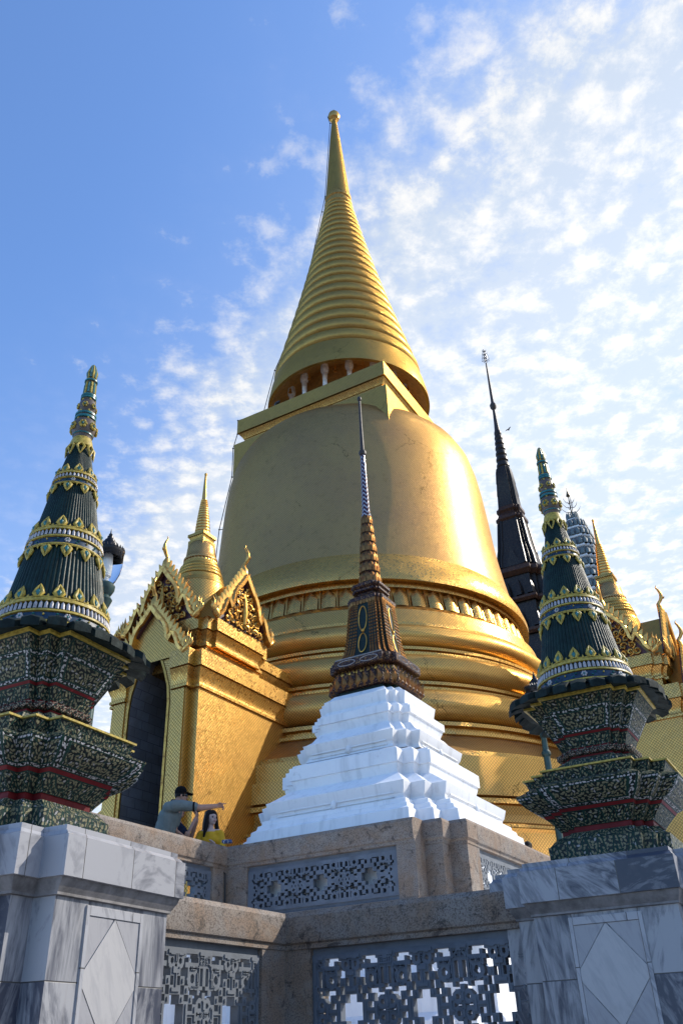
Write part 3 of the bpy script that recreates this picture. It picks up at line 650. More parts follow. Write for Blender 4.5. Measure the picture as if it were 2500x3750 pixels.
    m = MB(); rsweep(m, .95, 1.0, 6.4, [(0, 9.0), (0, 9.55)]); cornice(m, .95, 1.0, 6.4, 9.75, .25, .25, .12); m.build('linking_block', GOLD, p)
    gable(p, (0, yb-.07, 9.02), 0, 1.0, 1.30, False, .5)
    gable(p, (0, -1.25, 9.96), 0, 1.02, 1.50, True, 1.3)
    gable(p, (1.37, 0, 9.96), math.pi/2, 1.02, 1.42, True, 1.3)
    gable(p, (-1.37, 0, 9.96), -math.pi/2, 1.02, 1.42, True, 1.3)
    # small stupa on the roof
    m = MB(); m.lathe([(.66, 9.9), (.66, 11.2), (.645, 11.42)], 72); s_ = m.build('small_stupa', GOLDW, p)
    m = MB(); m.lathe([(.62, 11.40), (.64, 11.44), (.62, 11.52), (.60, 11.54), (.60, 11.64), (.575, 11.66)]+arc(.545, 11.73, .03, .05, 5)+arc(.515, 11.83, .03, .05, 5)+arc(.485, 11.93, .03, .05, 5)+[(.46, 12.0), (.44, 12.02), (.44, 12.1), (.40, 12.11)], 72); m.build('moulding', GOLDS, s_)
    m = MB()
    for i in range(30): petal(m, 2*math.pi*i/30, .415, 12.09, .40, 12.18, .085, .02)
    m.build('petal_frieze', LEAF, s_, 50)
    m = MB(); m.lathe([(.38, 12.08), (.39, 12.17), (.43, 12.18), (.43, 12.23), (.385, 12.30), (.37, 12.4), (.355, 12.55), (.33, 12.65), (.28, 12.71), (.1, 12.75)], 64); m.build('bell', GOLDB, s_)
    m = MB(); m.sweep(sq, [(.245, 12.55), (.245, 12.78), (.215, 12.79), (.22, 12.84), (.235, 12.88), (.26, 12.89), (.26, 12.97), (.1, 12.98)]); m.build('square_block', GOLDS, s_)
    pr = [(.21, 12.97), (.205, 13.06)]; z = 13.08
    for k in range(13):
        f = k/12; h = .10-.045*f; r = .185-.105*f; pr += arc(r-.012, z+h/2, .022, h*.46, 4, -80, 80); z += h
    pr += [(.07, z), (.066, z+.05), (.03, 14.86), (.025, 14.88)]+arc(.012, 14.92, .028, .04, 5)+[(.001, 14.97)]
    m = MB(); m.lathe(pr, 32); m.build('ringed_spire', LEAF, s_)
    return p
portico((-12.4, 14.9), 0, 'gold tiled portico with pointed dark doorway, left of the great stupa')
portico((-4.18, 23.2), math.pi/2, 'gold tiled portico partly hidden by the right mosaic vase tower')

# ================================================================== white and brown small stupa
WX, WY = -6.92, 13.54
ws = thing('small_mosaic_stupa', 'slim brown mosaic stupa on a stepped white base behind the stone railing', 'stupa', (WX, WY, 0))
PL = redent(.72, .86)
def sec(name, prof, mat, parent, plan=PL, **k):
    m = MB(); m.sweep(plan, prof, **k); return m.build(name, mat, parent)
k_ = MB
sec('white_base', [(2.15, 3.35), (2.15, 3.9), (2.08, 3.95), (2.08, 4.2), (2.0, 4.25), (1.98, 4.36), (1.95, 4.40), (1.93, 4.56), (1.86, 4.60), (1.84, 4.66), (1.79, 4.68), (1.78, 4.74), (1.72, 4.76)], STUCCO, ws)
def tier(hb, zb, ht, zt, hband, zband, hn, zn, knobs=True):
    """curved slab from (hb,zb) up to (ht,zt); top weathering to neck hn,zn ; then band"""
    pr = [(hb, zb), (hb-.035, zb+.06), (hb-.03, zb+.10), (hb, zb+.5*(zt-zb)), (ht, zt), (ht-.05, zt+.02), (ht-.14, zt+.08), (hn+.05, zn-.05), (hn, zn-.03), (hn, zn), (hn+.02, zn+.05), (hband-.035, zn+.09), (hband-.035, zn+.12), (hband, zn+.125), (hband, zband), (hband-.05, zband+.01), (hband-.05, zband+.04), (hband-.09, zband+.06)]
    t_ = sec('white_tier', pr, STUCCO, ws)
    m = MB()
    for ang in range(4):
        Mz = Matrix.Rotation(ang*math.pi/2, 4, 'Z')
        def bx(x0, x1, y0, y1, z0, z1):
            n0 = len(m.v); m.box(x0, y0, z0, x1, y1, z1)
            for i in range(n0, len(m.v)): m.v[i] = tuple(Mz @ Vector(m.v[i]))
        w_ = hb*.72; zz = zb+.07
        bx(-w_*.86, -.06, -hb-.004, -hb+.06, zz+.045, zz+.065); bx(.06, w_*.86, -hb-.004, -hb+.06, zz+.045, zz+.065)
        bx(-w_*.86, -.05, -hb+.01, -hb+.06, zz-.02, zz); bx(.05, w_*.86, -hb+.01, -hb+.06, zz-.02, zz)
        n0 = len(m.v); m.ball((0, -hb+.015, zz+.02), .055, 8, 6, 1.3)
        for i in range(n0, len(m.v)): m.v[i] = tuple(Mz @ Vector(m.v[i]))
    m.build('moulding', STUCCO, t_)
tier(1.70, 4.74, 1.735, 5.02, 1.405, 5.62, 1.34, 5.29)
tier(1.16, 5.74, 1.20, 6.02, .975, 6.54, .90, 6.29)
tier(.85, 6.63, .86, 6.84, .74, 6.97, .70, 6.93, False) if False else sec('white_tier', [(.86, 6.60), (.83, 6.66), (.845, 6.74), (.865, 6.84), (.83, 6.86), (.76, 6.91), (.70, 6.97), (.60, 6.99)], STUCCO, ws)
sec('green_plinth', [(.62, 6.96), (.62, 7.06), (.66, 7.08)], JEWG, ws)
th = sec('lotus_throne', [(.60, 7.05), (.70, 7.06), (.725, 7.10), (.71, 7.18), (.66, 7.27), (.60, 7.36), (.57, 7.45), (.60, 7.47)], JEW, ws)
def petalrow(plan, h, z0, z1, n_per, wid, out, mat, parent, name='petal_row', lean=0.0):
    m = MB(); pts_ = [Vector((x*h, y*h)) for x, y in plan]; n = len(pts_)
    for i in range(n):
        a, b = pts_[i], pts_[(i+1) % n]; d = b-a; l = d.length
        if l < .02: continue
        k = max(1, round(l/wid)); u = d/l; nn_ = Vector((u.y, -u.x))
        for j in range(k):
            c = a+u*(l*(j+.5)/k); w2 = l/k*.5*.92; H_ = z1-z0
            prof = [(0, .55, .0), (.25, .95, .8), (.5, 1.0, 1.0), (.75, .66, .7), (1.0, .04, .9)]
            m.loft([[tuple((c-u*w2*ww+nn_*(lean*f)).to_3d()+Vector((0, 0, z0+H_*f))), tuple((c+nn_*(out*bb+lean*f)).to_3d()+Vector((0, 0, z0+H_*f))), tuple((c+u*w2*ww+nn_*(lean*f)).to_3d()+Vector((0, 0, z0+H_*f)))] for f, ww, bb in prof], False)
    return m.build(name, mat, parent, 50)
petalrow(PL, .70, 7.06, 7.29, 0, .15, .05, DGILT, ws, lean=.03)
petalrow(PL, .665, 7.18, 7.40, 0, .13, .04, JEW, ws, lean=-.01)
petalrow(PL, .585, 7.34, 7.46, 0, .08, .02, LEAFD, ws)
band = sec('mosaic_cornice', [(.60, 7.46), (.675, 7.48), (.69, 7.50), (.69, 7.64), (.655, 7.66), (.60, 7.70), (.56, 7.72)], JEW, ws)
m = MB()
for ang in range(4):
    Mz = Matrix.Rotation(ang*math.pi/2, 4, 'Z')
    for cx in (-.23, .23):
        pts_ = [Mz @ Vector((cx+.18*math.cos(q*.5236), -.695, 7.57+.05*math.sin(q*.5236))) for q in range(13)]; m.tube([tuple(q) for q in pts_], .007, 4)
    pts_ = [Mz @ Vector((x, -.66, 7.668)) for x in (-.48, .48)]; m.tube([tuple(q) for q in pts_], .012, 4)
m.build('white_inlay', WHITEC, band)
body_prof = [(.555, 7.71), (.50, 7.78), (.465, 7.90), (.43, 8.10), (.405, 8.35), (.385, 8.6), (.365, 8.80), (.35, 8.92)]
bd = sec('bell_body', body_prof, JEWG, ws)
m = MB()
corners = [(.72, -1), (.86, -.86), (1, -.72), (.72, -.86), (.86, -.72), (.60, -1), (-.60, -1), (.47, -1), (-.47, -1), (.36, -1), (-.36, -1)]
for k in range(4):
    c, s_ = [(1, 0), (0, 1), (-1, 0), (0, -1)][k]
    for x, y in corners:
        X, Y = x*c-y*s_, x*s_+y*c
        for i in range(26):
            f = i/25*(len(body_prof)-1); j = min(int(f), len(body_prof)-2); q = f-j
            h = body_prof[j][0]*(1-q)+body_prof[j+1][0]*q; z = body_prof[j][1]*(1-q)+body_prof[j+1][1]*q
            m.ball((X*h, Y*h, z), .020, 5, 4, 1.35)
m.build('gilt_bead_rib', DGILT, bd, 60)
m = MB()
for ang in range(4):
    Mz = Matrix.Rotation(ang*math.pi/2, 4, 'Z')
    for ctr, hh in ((8.52, .26), (8.0, .20)):
        pts_ = []
        for q in range(25):
            a = q/24*2*math.pi; z = ctr+hh*math.cos(a); x = .085*math.sin(a)
            j = max(i for i in range(len(body_prof)-1) if body_prof[i][1] <= max(z, 7.72)); q_ = (z-body_prof[j][1])/(body_prof[j+1][1]-body_prof[j][1]); h = body_prof[j][0]*(1-q_)+body_prof[j+1][0]*q_
            pts_.append(tuple(Mz @ Vector((x, -h-.012, z))))
        m.tube(pts_, .011, 5)
    c0 = Mz @ Vector((0, -.415, 8.26)); m.ball(tuple(c0), .04, 7, 5)
m.build('gilt_garland', LEAFD, bd, 60)
sec('collar', [(.35, 8.90), (.385, 8.92), (.385, 8.99), (.33, 9.03), (.27, 9.08), (.24, 9.10)], JEW, ws)
sec('neck_slab', [(.23, 9.08), (.23, 9.13), (.30, 9.16), (.30, 9.20), (.27, 9.22), (.30, 9.25), (.315, 9.26), (.315, 9.31), (.22, 9.34), (.22, 9.38), (.17, 9.40)], JEW, ws)
petalrow(PL, .375, 8.84, 8.98, 0, .07, .012, DGILT, ws)
pr = []; z = 9.38; m2 = MB()
for k in range(7):
    f = k/6; h = .245-.03*f; r = .215-.10*f
    pr += [(r*.8, z), (r*.93, z+h*.12), (r, z+h*.35), (r*.95, z+h*.7), (r*.80, z+h*.93)]
    for i in range(11):
        petal(m2, 2*math.pi*i/11, r*.97, z+h*.05, r*1.0, z+h*.66, r*.50, r*.10); petal(m2, 2*math.pi*(i+.5)/11, r*.94, z+h*.30, r*.86, z+h*.95, r*.44, r*.09)
    z += h
m = MB(); m.lathe(pr, 24); rs = m.build('ringed_cone', JEW, ws)
m2.build('petal_ring', DGILT, rs, 60)
lat('chevron_spire', [(.10, z-.02), (.10, z+.04), (.085, z+.06), (.052, 12.57)], CHEV, ws, 24)
BROD = simple('dark_brown_mosaic', (.04, .025, .018), .5, 0, .5, 40)
lat('finial_rod', [(.05, 12.55), (.075, 12.58), (.085, 12.63), (.07, 12.68), (.04, 12.70), (.045, 12.74), (.03, 13.4), (.026, 14.08)]+arc(.02, 14.15, .03, .06, 6)+[(.001, 14.24)], BROD, ws, 16)

# ================================================================== vase shaped mosaic towers
VP = redent(.62, .81)
def vase(loc, rz, label):
    v = thing('mosaic_vase_tower', label, 'ornamental tower', loc, rz, 'green mosaic vase towers on marble piers')
    def s(name, prof, mat, plan=VP, par=None, **k):
        m = MB(); m.sweep(plan, prof, **k); return m.build(name, mat, par or v)
    s('red_base', [(.44, 0), (.44, .075)], RED)
    s('foot', [(.44, .07), (.53, .075), (.53, .09), (.535, .215), (.52, .22)], MOSL)
    s('foot_slope', [(.52, .218), (.45, .288), (.41, .30)], MOSL)
    s('red_line', [(.405, .295), (.405, .345), (.415, .35)], RED)
    s('lower_frieze', [(.415, .345), (.44, .38), (.515, .465)], MOSB)
    s('red_line', [(.52, .462), (.535, .49)], RED)
    s('flared_bowl', [(.535, .488), (.60, .52), (.66, .565), (.71, .62), (.73, .655)], MOSA)
    # visible faces of the flare, framed
    s('bowl_shoulder', [(.73, .653), (.735, .665), (.66, .70), (.61, .71)], MOSB)
    s('upper_frieze', [(.61, .708), (.645, .80)], MOSB)
    s('yellow_edge', [(.645, .798), (.662, .80), (.662, .815), (.60, .82)], YELLOW)
    s('neck_skirt', [(.60, .818), (.40, .86), (.37, .93), (.315, .965)], MOSL)
    s('red_line', [(.31, .96), (.31, .985)], RED)
    lr = s('lotus_ring', [(.31, .983), (.345, .995), (.355, 1.015), (.33, 1.04), (.30, 1.05)], MOSR)
    petalrow(VP, .345, .985, 1.045, 0, .07, .02, MOSR, v, 'petal_ring')
    s('red_line', [(.295, 1.045), (.295, 1.065)], RED)
    s('cup_frieze', [(.30, 1.063), (.305, 1.075), (.345, 1.165)], MOSB)
    s('red_line', [(.348, 1.163), (.36, 1.185)], RED)
    s('cup', [(.36, 1.183), (.47, 1.44)], MOSA)
    s('top_frieze', [(.47, 1.438), (.475, 1.45), (.54, 1.545)], MOSB)
    s('yellow_edge', [(.54, 1.543), (.565, 1.548), (.565, 1.568), (.50, 1.575)], YELLOW)
    # ring of curved roof tiles
    m = MB(); nt_ = 26
    for i in range(nt_):
        a = 2*math.pi*i/nt_; rr = .77+.05*math.cos(4*a+math.pi)+random.uniform(-.008, .008)
        ca, sa = math.cos(a), math.sin(a); w0 = 2*math.pi*.70/nt_*.5
        rings = []
        for rad, zz, ww in ((.40, 1.665, .6), (.52, 1.665, .78), (.64, 1.65, .84), (rr*.95, 1.62, .82), (rr, 1.595, .78)):
            dz = random.uniform(-.004, .004)
            rings.append([(rad*ca+w0*ww*sa, rad*sa-w0*ww*ca, zz-.07+dz), (rad*ca+w0*ww*sa, rad*sa-w0*ww*ca, zz-.015+dz), (rad*ca, rad*sa, zz), (rad*ca-w0*ww*sa, rad*sa+w0*ww*ca, zz-.015+dz), (rad*ca-w0*ww*sa, rad*sa+w0*ww*ca, zz-.07+dz)])
        m.loft(rings, True, True, True)
    m.lathe([(.50, 1.56), (.66, 1.575), (.66, 1.59), (.40, 1.6)], 40)
    m.build('tile_skirt', simple('weathered_green_tile', (.008, .018, .017), .7, 0, .6, 12, .6, .008, 25, .2), v, 40)
    CP = [(.475, 1.62), (.455, 1.75), (.43, 1.88), (.385, 2.1), (.343, 2.33), (.29, 2.60), (.25, 2.80), (.215, 3.0), (.165, 3.25), (.12, 3.47), (.08, 3.70)]
    def Rz(z):
        for (ra, za), (rb, zb) in zip(CP, CP[1:]):
            if za <= z <= zb: return ra+(rb-ra)*(z-za)/(zb-za)
        return CP[0][0] if z < CP[0][1] else CP[-1][0]
    n = 66*4; m = MB(); m.lathe(CP, n, rib=lambda i: 1+(.0, .022, .03, .022)[i % 4]-.02); cn = m.build('fluted_cone', GREEN, v, 60)
    def bandset(zc, hh, nl, up=True, down=True, lh=.12):
        lo, hi = zc-hh/2, zc+hh/2
        def rg(z0, z1, mat, name, o_=.022, par=cn):
            o_ *= .8; m = MB(); m.lathe([(Rz(z0)+.0, z0), (Rz(z0)+o_, z0+.004), (Rz(z1)+o_, z1-.004), (Rz(z1), z1)], 64); return m.build(name, mat, par)
        b = hh
        rg(lo, lo+b*.10, YELLOW, 'yellow_ring', .03); rg(lo+b*.10, lo+b*.42, BLUEC, 'blue_band', .014)
        rg(lo+b*.42, lo+b*.54, YELLOW, 'yellow_ring', .032); rg(lo+b*.54, lo+b*.84, GREEN, 'tooth_ground', .012); rg(lo+b*.84, hi, YELLOW, 'yellow_ring', .034)
        m = MB(); nt2 = nl*4
        for i in range(nt2): petal(m, 2*math.pi*i/nt2, Rz(lo+b*.55)+.018, lo+b*.54, Rz(lo+b*.8)+.014, lo+b*.84, 2*math.pi*Rz(zc)/nt2*.72, .014)
        m.build('white_tooth_row', WHITEC, cn, 50)
        m = MB(); m2 = MB(); m3 = MB(); nf = max(5, nl//2); zf = lo+b*.26
        for i in range(nf):
            a = 2*math.pi*(i+.3)/nf
            for q in range(7):
                rr_ = 0 if q == 6 else b*.085
                aa = a+rr_*math.cos(q*1.047)/Rz(zf); zz = zf+rr_*math.sin(q*1.047); r_ = Rz(zz)+.018
                (m if q < 6 else m2).ball((r_*math.cos(aa), r_*math.sin(aa), zz), b*.055, 6, 4)
            for q in (-1, 1):
                for e_ in (-1, 1):
                    aa = a+q*math.pi/nf*.5; zz = zf+e_*b*.06; r_ = Rz(zz)+.014
                    m2.ball((r_*math.cos(aa+e_*.03), r_*math.sin(aa+e_*.03), zz), b*.06, 6, 4, .6)
            aa = a+math.pi/nf; r_ = Rz(zf)+.016; m3.ball((r_*math.cos(aa), r_*math.sin(aa), zf+b*.04), b*.045, 6, 4)
        m.build('white_flower_inlay', WHITEC, cn, 60); m2.build('teal_leaf_inlay', TEAL, cn, 60); m3.build('yellow_stud', YELLOW, cn, 60)
        lm = MB(); gm = MB()
        def onc(a, z, off): r_ = Rz(z)+off; return (r_*math.cos(a), r_*math.sin(a), z)
        for i in range(nl):
            for d_, z0, on in ((1, hi, up), (-1, lo, down)):
                if not on: continue
                a = 2*math.pi*(i+(.5 if d_ < 0 else 0))/nl; w_ = lh*.36/Rz(z0)
                for sd in (-1, 1):   # two lobes meeting at the tip, open centre
                    lm.tube([onc(a+sd*w_*.25, z0+d_*lh*.04, .014), onc(a+sd*w_*.80, z0+d_*lh*.36, .016), onc(a+sd*w_*.45, z0+d_*lh*.72, .016), onc(a, z0+d_*lh*1.18, .012)], [lh*.12, lh*.19, lh*.15, lh*.015], 6)
                gm.tube([onc(a, z0+d_*lh*.18, .018), onc(a, z0+d_*lh*.42, .024), onc(a, z0+d_*lh*.72, .016)], [lh*.10, lh*.20, lh*.03], 6)
                am = a+math.pi/nl
                lm.tube([onc(am, z0-d_*.005, .014), onc(am, z0+d_*lh*.16, .018), onc(am, z0+d_*lh*.34, .012)], [lh*.10, lh*.09, lh*.01], 5)
                pp = [onc(a+(am-a)*q/4, z0+d_*lh*(.12-.10*math.sin(q/4*math.pi/2)), .02) for q in range(5)]
                lm.tube(pp, lh*.06, 5); lm.tube([onc(a-(am-a)*q/4, z0+d_*lh*(.12-.10*math.sin(q/4*math.pi/2)), .02) for q in range(5)], lh*.06, 5)
        lm.build('yellow_leaf_trim', YELLOW, cn, 60); gm.build('teal_drop_inlay', TEAL, cn, 60)
    bandset(1.80, .22, 17, True, False, .112)
    bandset(2.53, .19, 13, True, True, .104)
    bandset(3.19, .135, 9, True, True, .086)
    m = MB(); m.lathe([(Rz(3.58)+.0, 3.60), (Rz(3.6)+.018, 3.61), (.10, 3.68), (.09, 3.71)], 32)
    for i in range(8):
        a = 2*math.pi*i/8
        for sd in (-1, 1): m.tube([((Rz(3.6)+.018)*math.cos(a+sd*.10), (Rz(3.6)+.018)*math.sin(a+sd*.10), 3.61), ((Rz(3.56)+.024)*math.cos(a+sd*.26), (Rz(3.56)+.024)*math.sin(a+sd*.26), 3.575), ((Rz(3.5)+.012)*math.cos(a), (Rz(3.5)+.012)*math.sin(a), 3.49)], [.012, .014, .004], 5)
    m.build('yellow_collar', YELLOW, v, 60)
    fin = s('finial', [(.001, 3.7)], GREEN) if False else None
    m = MB(); m.lathe([(.08, 3.70), (.085, 3.74), (.10, 3.77), (.118, 3.83), (.105, 3.90), (.085, 3.93), (.092, 3.95), (.092, 3.99), (.075, 4.0), (.07, 4.03), (.088, 4.08), (.078, 4.14), (.06, 4.17), (.066, 4.19), (.066, 4.23), (.055, 4.25), (.05, 4.34), (.04, 4.38), (.056, 4.40), (.056, 4.42), (.035, 4.44), (.046, 4.49), (.04, 4.55), (.018, 4.61), (.004, 4.63)], 24)
    fn = m.build('finial', simple('brown_glazed_ceramic', (.10, .07, .05), .4), v)
    for (r_, z_, nn_, q_) in ((.118, 3.83, 7, .022), (.088, 4.08, 6, .016)):
        m = MB(); m2 = MB()
        for i in range(nn_):
            a = 2*math.pi*i/nn_
            for q in range(6):
                aa = a+q_*1.25*math.cos(q*1.047)/r_; m.ball((r_*math.cos(aa), r_*math.sin(aa), z_+q_*1.25*math.sin(q*1.047)), q_*.72, 6, 4)
            m2.ball(((r_+.006)*math.cos(a), (r_+.006)*math.sin(a), z_), q_*.6, 6, 4)
        m.build('yellow_flower_inlay', YELLOW, fn, 60); m2.build('teal_stud', TEAL, fn, 60)
    m = MB()
    for r_, z_, h_ in ((.092, 3.76, .02), (.097, 3.945, .025), (.097, 3.985, .02), (.071, 4.19, .02), (.071, 4.215, .02), (.060, 4.405, .016)): m.lathe([(r_-.015, z_-h_/2), (r_+.004, z_-h_/2), (r_+.004, z_+h_/2), (r_-.015, z_+h_/2)], 20)
    for i in range(6):
        a = 2*math.pi*i/6; m.tube([(.053*math.cos(a), .053*math.sin(a), 4.25), (.051*math.cos(a), .051*math.sin(a), 4.34), (.042*math.cos(a), .042*math.sin(a), 4.38)], .012, 5); m.tube([(.038*math.cos(a), .038*math.sin(a), 4.45), (.046*math.cos(a), .046*math.sin(a), 4.50), (.018*math.cos(a), .018*math.sin(a), 4.61)], [.011, .014, .005], 5)
    m.build('teal_ring', TEAL, fn, 60)
    m = MB()
    for i in range(6):
        a = 2*math.pi*(i+.5)/6; m.tube([(.053*math.cos(a), .053*math.sin(a), 4.25), (.051*math.cos(a), .051*math.sin(a), 4.34), (.042*math.cos(a), .042*math.sin(a), 4.38)], .013, 5); m.tube([(.038*math.cos(a), .038*math.sin(a), 4.45), (.046*math.cos(a), .046*math.sin(a), 4.50), (.018*math.cos(a), .018*math.sin(a), 4.61)], [.011, .014, .005], 5)
        for zz, r_ in ((4.02, .075), (4.155, .068), (4.235, .06), (4.43, .046), (3.92, .09)): m.ball((r_*math.cos(a), r_*math.sin(a), zz), .014, 5, 4)
    m.build('yellow_petal', YELLOW, fn, 60)
    return v
VLX, VLY, VRX, VRY = -5.29, 4.51, -1.93, 8.36
YAW_R = R(1)
vl = vase((VLX, VLY, 2.86), R(3), 'green and gold mosaic vase tower on the left marble pier, cut by the frame edge')
def stretch_up(o):
    for v in o.data.vertices:
        z = v.co.z
        if z > 1.2: v.co.z = z+(z-2.9)*.042*min(1, (z-1.2)/.3)
def walk(o):
    for ch in o.children:
        stretch_up(ch); walk(ch)
walk(vl)
vr = copy_tree(vl); vr.location = (VRX, VRY, 2.86); vr.rotation_euler.z = YAW_R
vr['label'] = 'green and gold mosaic vase tower on the right marble pier'

# ================================================================== marble piers
PP = redent(.61, .81)
def pier(loc, rz, label):
    p = thing('marble_pier', label, 'pier', loc, rz, 'marble piers carrying the vase towers')
    def s(name, prof, mat, par=None, **k):
        m = MB(); m.sweep(PP, prof, **k); return m.build(name, mat, par or p)
    s('plinth', [(1.16, 0), (1.16, 1.20), (1.12, 1.22), (1.12, 1.44), (1.08, 1.47)], MARB)
    s('base_moulding', [(1.08, 1.468), (1.09, 1.49), (1.05, 1.52), (1.03, 1.55), (1.03, 1.57), (1.0, 1.575)], MARB)
    sh = s('shaft', [(1.0, 1.57), (1.0, 2.50)], MSHAFT)
    s('cove', [(1.0, 2.455), (1.025, 2.46), (1.025, 2.475), (1.035, 2.49), (1.06, 2.52), (1.075, 2.555)], simple('weathered_grey_marble', (.20, .19, .19), .6, 0, .5, 8) if 'weathered_grey_marble' not in bpy.data.materials else bpy.data.materials['weathered_grey_marble'])
    s('cap', [(1.06, 2.553), (1.10, 2.556), (1.10, 2.795), (1.085, 2.80)], MARBC)
    s('cap_crown', [(1.085, 2.799), (1.06, 2.825), (1.045, 2.83), (1.045, 2.862), (.5, 2.864)], MARBC, capt=True)
    for ang in range(4):
        Mz = Matrix.Rotation(ang*math.pi/2, 4, 'Z'); y = -1.0
        m = MB()
        for (x0, x1, z0, z1) in ((-.31, -.275, 1.60, 2.43), (.275, .31, 1.60, 2.43), (-.275, .275, 1.60, 1.665), (-.275, .275, 2.37, 2.43)):
            m.box(x0, y-.014, z0, x1, y+.02, z1, .004)
        fr_ = m.build('panel_frame', MARB, p, M=Mz)
        zc = 2.02; hz = .35; hx = .273
        for sx in (-1, 1):
            for sz in (-1, 1):
                m = MB(); t_ = [(sx*hx, zc+sz*.05), (sx*hx, zc+sz*hz), (sx*.012, zc+sz*hz)]
                m.loft([[(a, y+.01, b) for a, b in t_], [(a, y-.006, b) for a, b in t_]], True, False, True); m.build('corner_slab', MARBM, fr_)
        m = MB(); t_ = [(-hx, zc+.042), (-hx, zc-.042), (0, zc-hz), (hx, zc-.042), (hx, zc+.042), (0, zc+hz)]
        m.loft([[(a, y+.01, b) for a, b in t_], [(a, y-.009, b) for a, b in t_]], True, False, True); m.build('diamond_slab', MARBL, fr_)
    return p
pl = pier((VLX, VLY, 0), R(4.5), 'grey marble pier at the left, one side in bright sun')
pl.scale = (.935, .935, 1); pr_ = copy_tree(pl); pr_.location = (VRX, VRY, 0); pr_.rotation_euler.z = YAW_R; pr_['label'] = 'bluish grey marble pier at the right, all in shade'

# ================================================================== balustrades
def fret(m, L_, H_, T, cell=.0095, seed=0, flip=0):
    """openwork slab in local x (0..L), z (0..H), thickness T about y=0"""
    nx, nz = int(L_/cell), int(H_/cell)
    cx_ = L_/nx; cz_ = H_/nz
    P = round(.76/cell)
    per = max(1, round((nx-10)/P)); Pw = (nx-10)/per
    def solid(i, j):
        if i < 5 or i >= nx-5 or j < 4 or j >= nz-4: return True
        u = (i-5) % Pw; u = abs(u-Pw/2+.5)*26/(Pw/2)      # 0 at centre .. 26 at seam
        half = (nz-8)/2; v = abs((j-4)-half+.5)*min(1, 26/half) if half < 60 else abs(((j-4) % 80)-40+.5)*26/40
        a, b = int(u/4.0), int(v/4.0); k = a+b
        if k <= 1: return False
        if k == 2: return True
        if k == 3: return u < 1.6 if a == 0 else v < 1.6 if b == 0 else (u < 5.2 if a == 1 else v < 5.2)
        for ru, rv, ro, ri in ((15, 15, 4.6, 1.9), (22.5, 3.6, 3.4, 1.3), (3.6, 22.5, 3.4, 1.3)):
            d = math.hypot(u-ru, v-rv)
            if d < ri: return False
            if d < ro: return True
        if k == 4: return True
        if u > 24.6: return v < 9 or v > 12
        if v > 24.6: return u < 9 or u > 19
        if 20 <= u < 22 and v > 8 or 20 <= v < 22 and u > 8: return True
        if 10.5 <= u < 12.2 and v > 17 or 10.5 <= v < 12.2 and u > 17: return True
        return abs(u-v) < 1.1 and u > 15
    S = [[solid(i, j) for j in range(nz)] for i in range(nx)]
    E = [[S[i][j] and all(0 <= i+a < nx and 0 <= j+b < nz and S[i+a][j+b] for a in (-2, 0, 2) for b in (-2, 0, 2)) for j in range(nz)] for i in range(nx)]
    fret_layer(m, S, nx, nz, cx_, cz_, -T/2, T/2); 
    if cell < .012: fret_layer(m, E, nx, nz, cx_, cz_, -T/2-.012, -T/2+.002)
def fret_layer(m, S, nx, nz, cx_, cz_, ya, yb):
    for i in range(nx):
        j = 0
        while j < nz:
            if not S[i][j]: j += 1; continue
            j1 = j
            while j1 < nz and S[i][j1]: j1 += 1
            x0, x1, z0, z1 = i*cx_, (i+1)*cx_, j*cz_, j1*cz_
            n0 = len(m.v); m.v += [(x0, ya, z0), (x1, ya, z0), (x1, ya, z1), (x0, ya, z1), (x0, yb, z0), (x1, yb, z0), (x1, yb, z1), (x0, yb, z1)]
            m.quad((n0, n0+1, n0+2, n0+3)); m.quad((n0+4, n0+7, n0+6, n0+5)); m.quad((n0, n0+4, n0+5, n0+1)); m.quad((n0+3, n0+2, n0+6, n0+7))
            # side walls only where the neighbour column is open
            for ii, xx in ((i-1, x0), (i+1, x1)):
                jj = j
                while jj < j1:
                    if 0 <= ii < nx and S[ii][jj]: jj += 1; continue
                    j2 = jj
                    while j2 < j1 and not (0 <= ii < nx and S[ii][j2]): j2 += 1
                    n0 = len(m.v); m.v += [(xx, ya, jj*cz_), (xx, yb, jj*cz_), (xx, yb, j2*cz_), (xx, ya, j2*cz_)]; m.quad((n0, n0+1, n0+2, n0+3)); jj = j2
            j = j1
def fbuild(m, name, mat, parent, M):
    me = bpy.data.meshes.new(name); me.from_pydata(m.v, [], m.f); me.materials.append(mat)
    bm = bmesh.new(); bm.from_mesh(me); bmesh.ops.remove_doubles(bm, verts=bm.verts, dist=1e-4); bmesh.ops.recalc_face_normals(bm, faces=bm.faces); bm.to_mesh(me); bm.free()
    o = bpy.data.objects.new(name, me); sc.collection.objects.link(o); o.parent = parent; o.matrix_local = M; return o
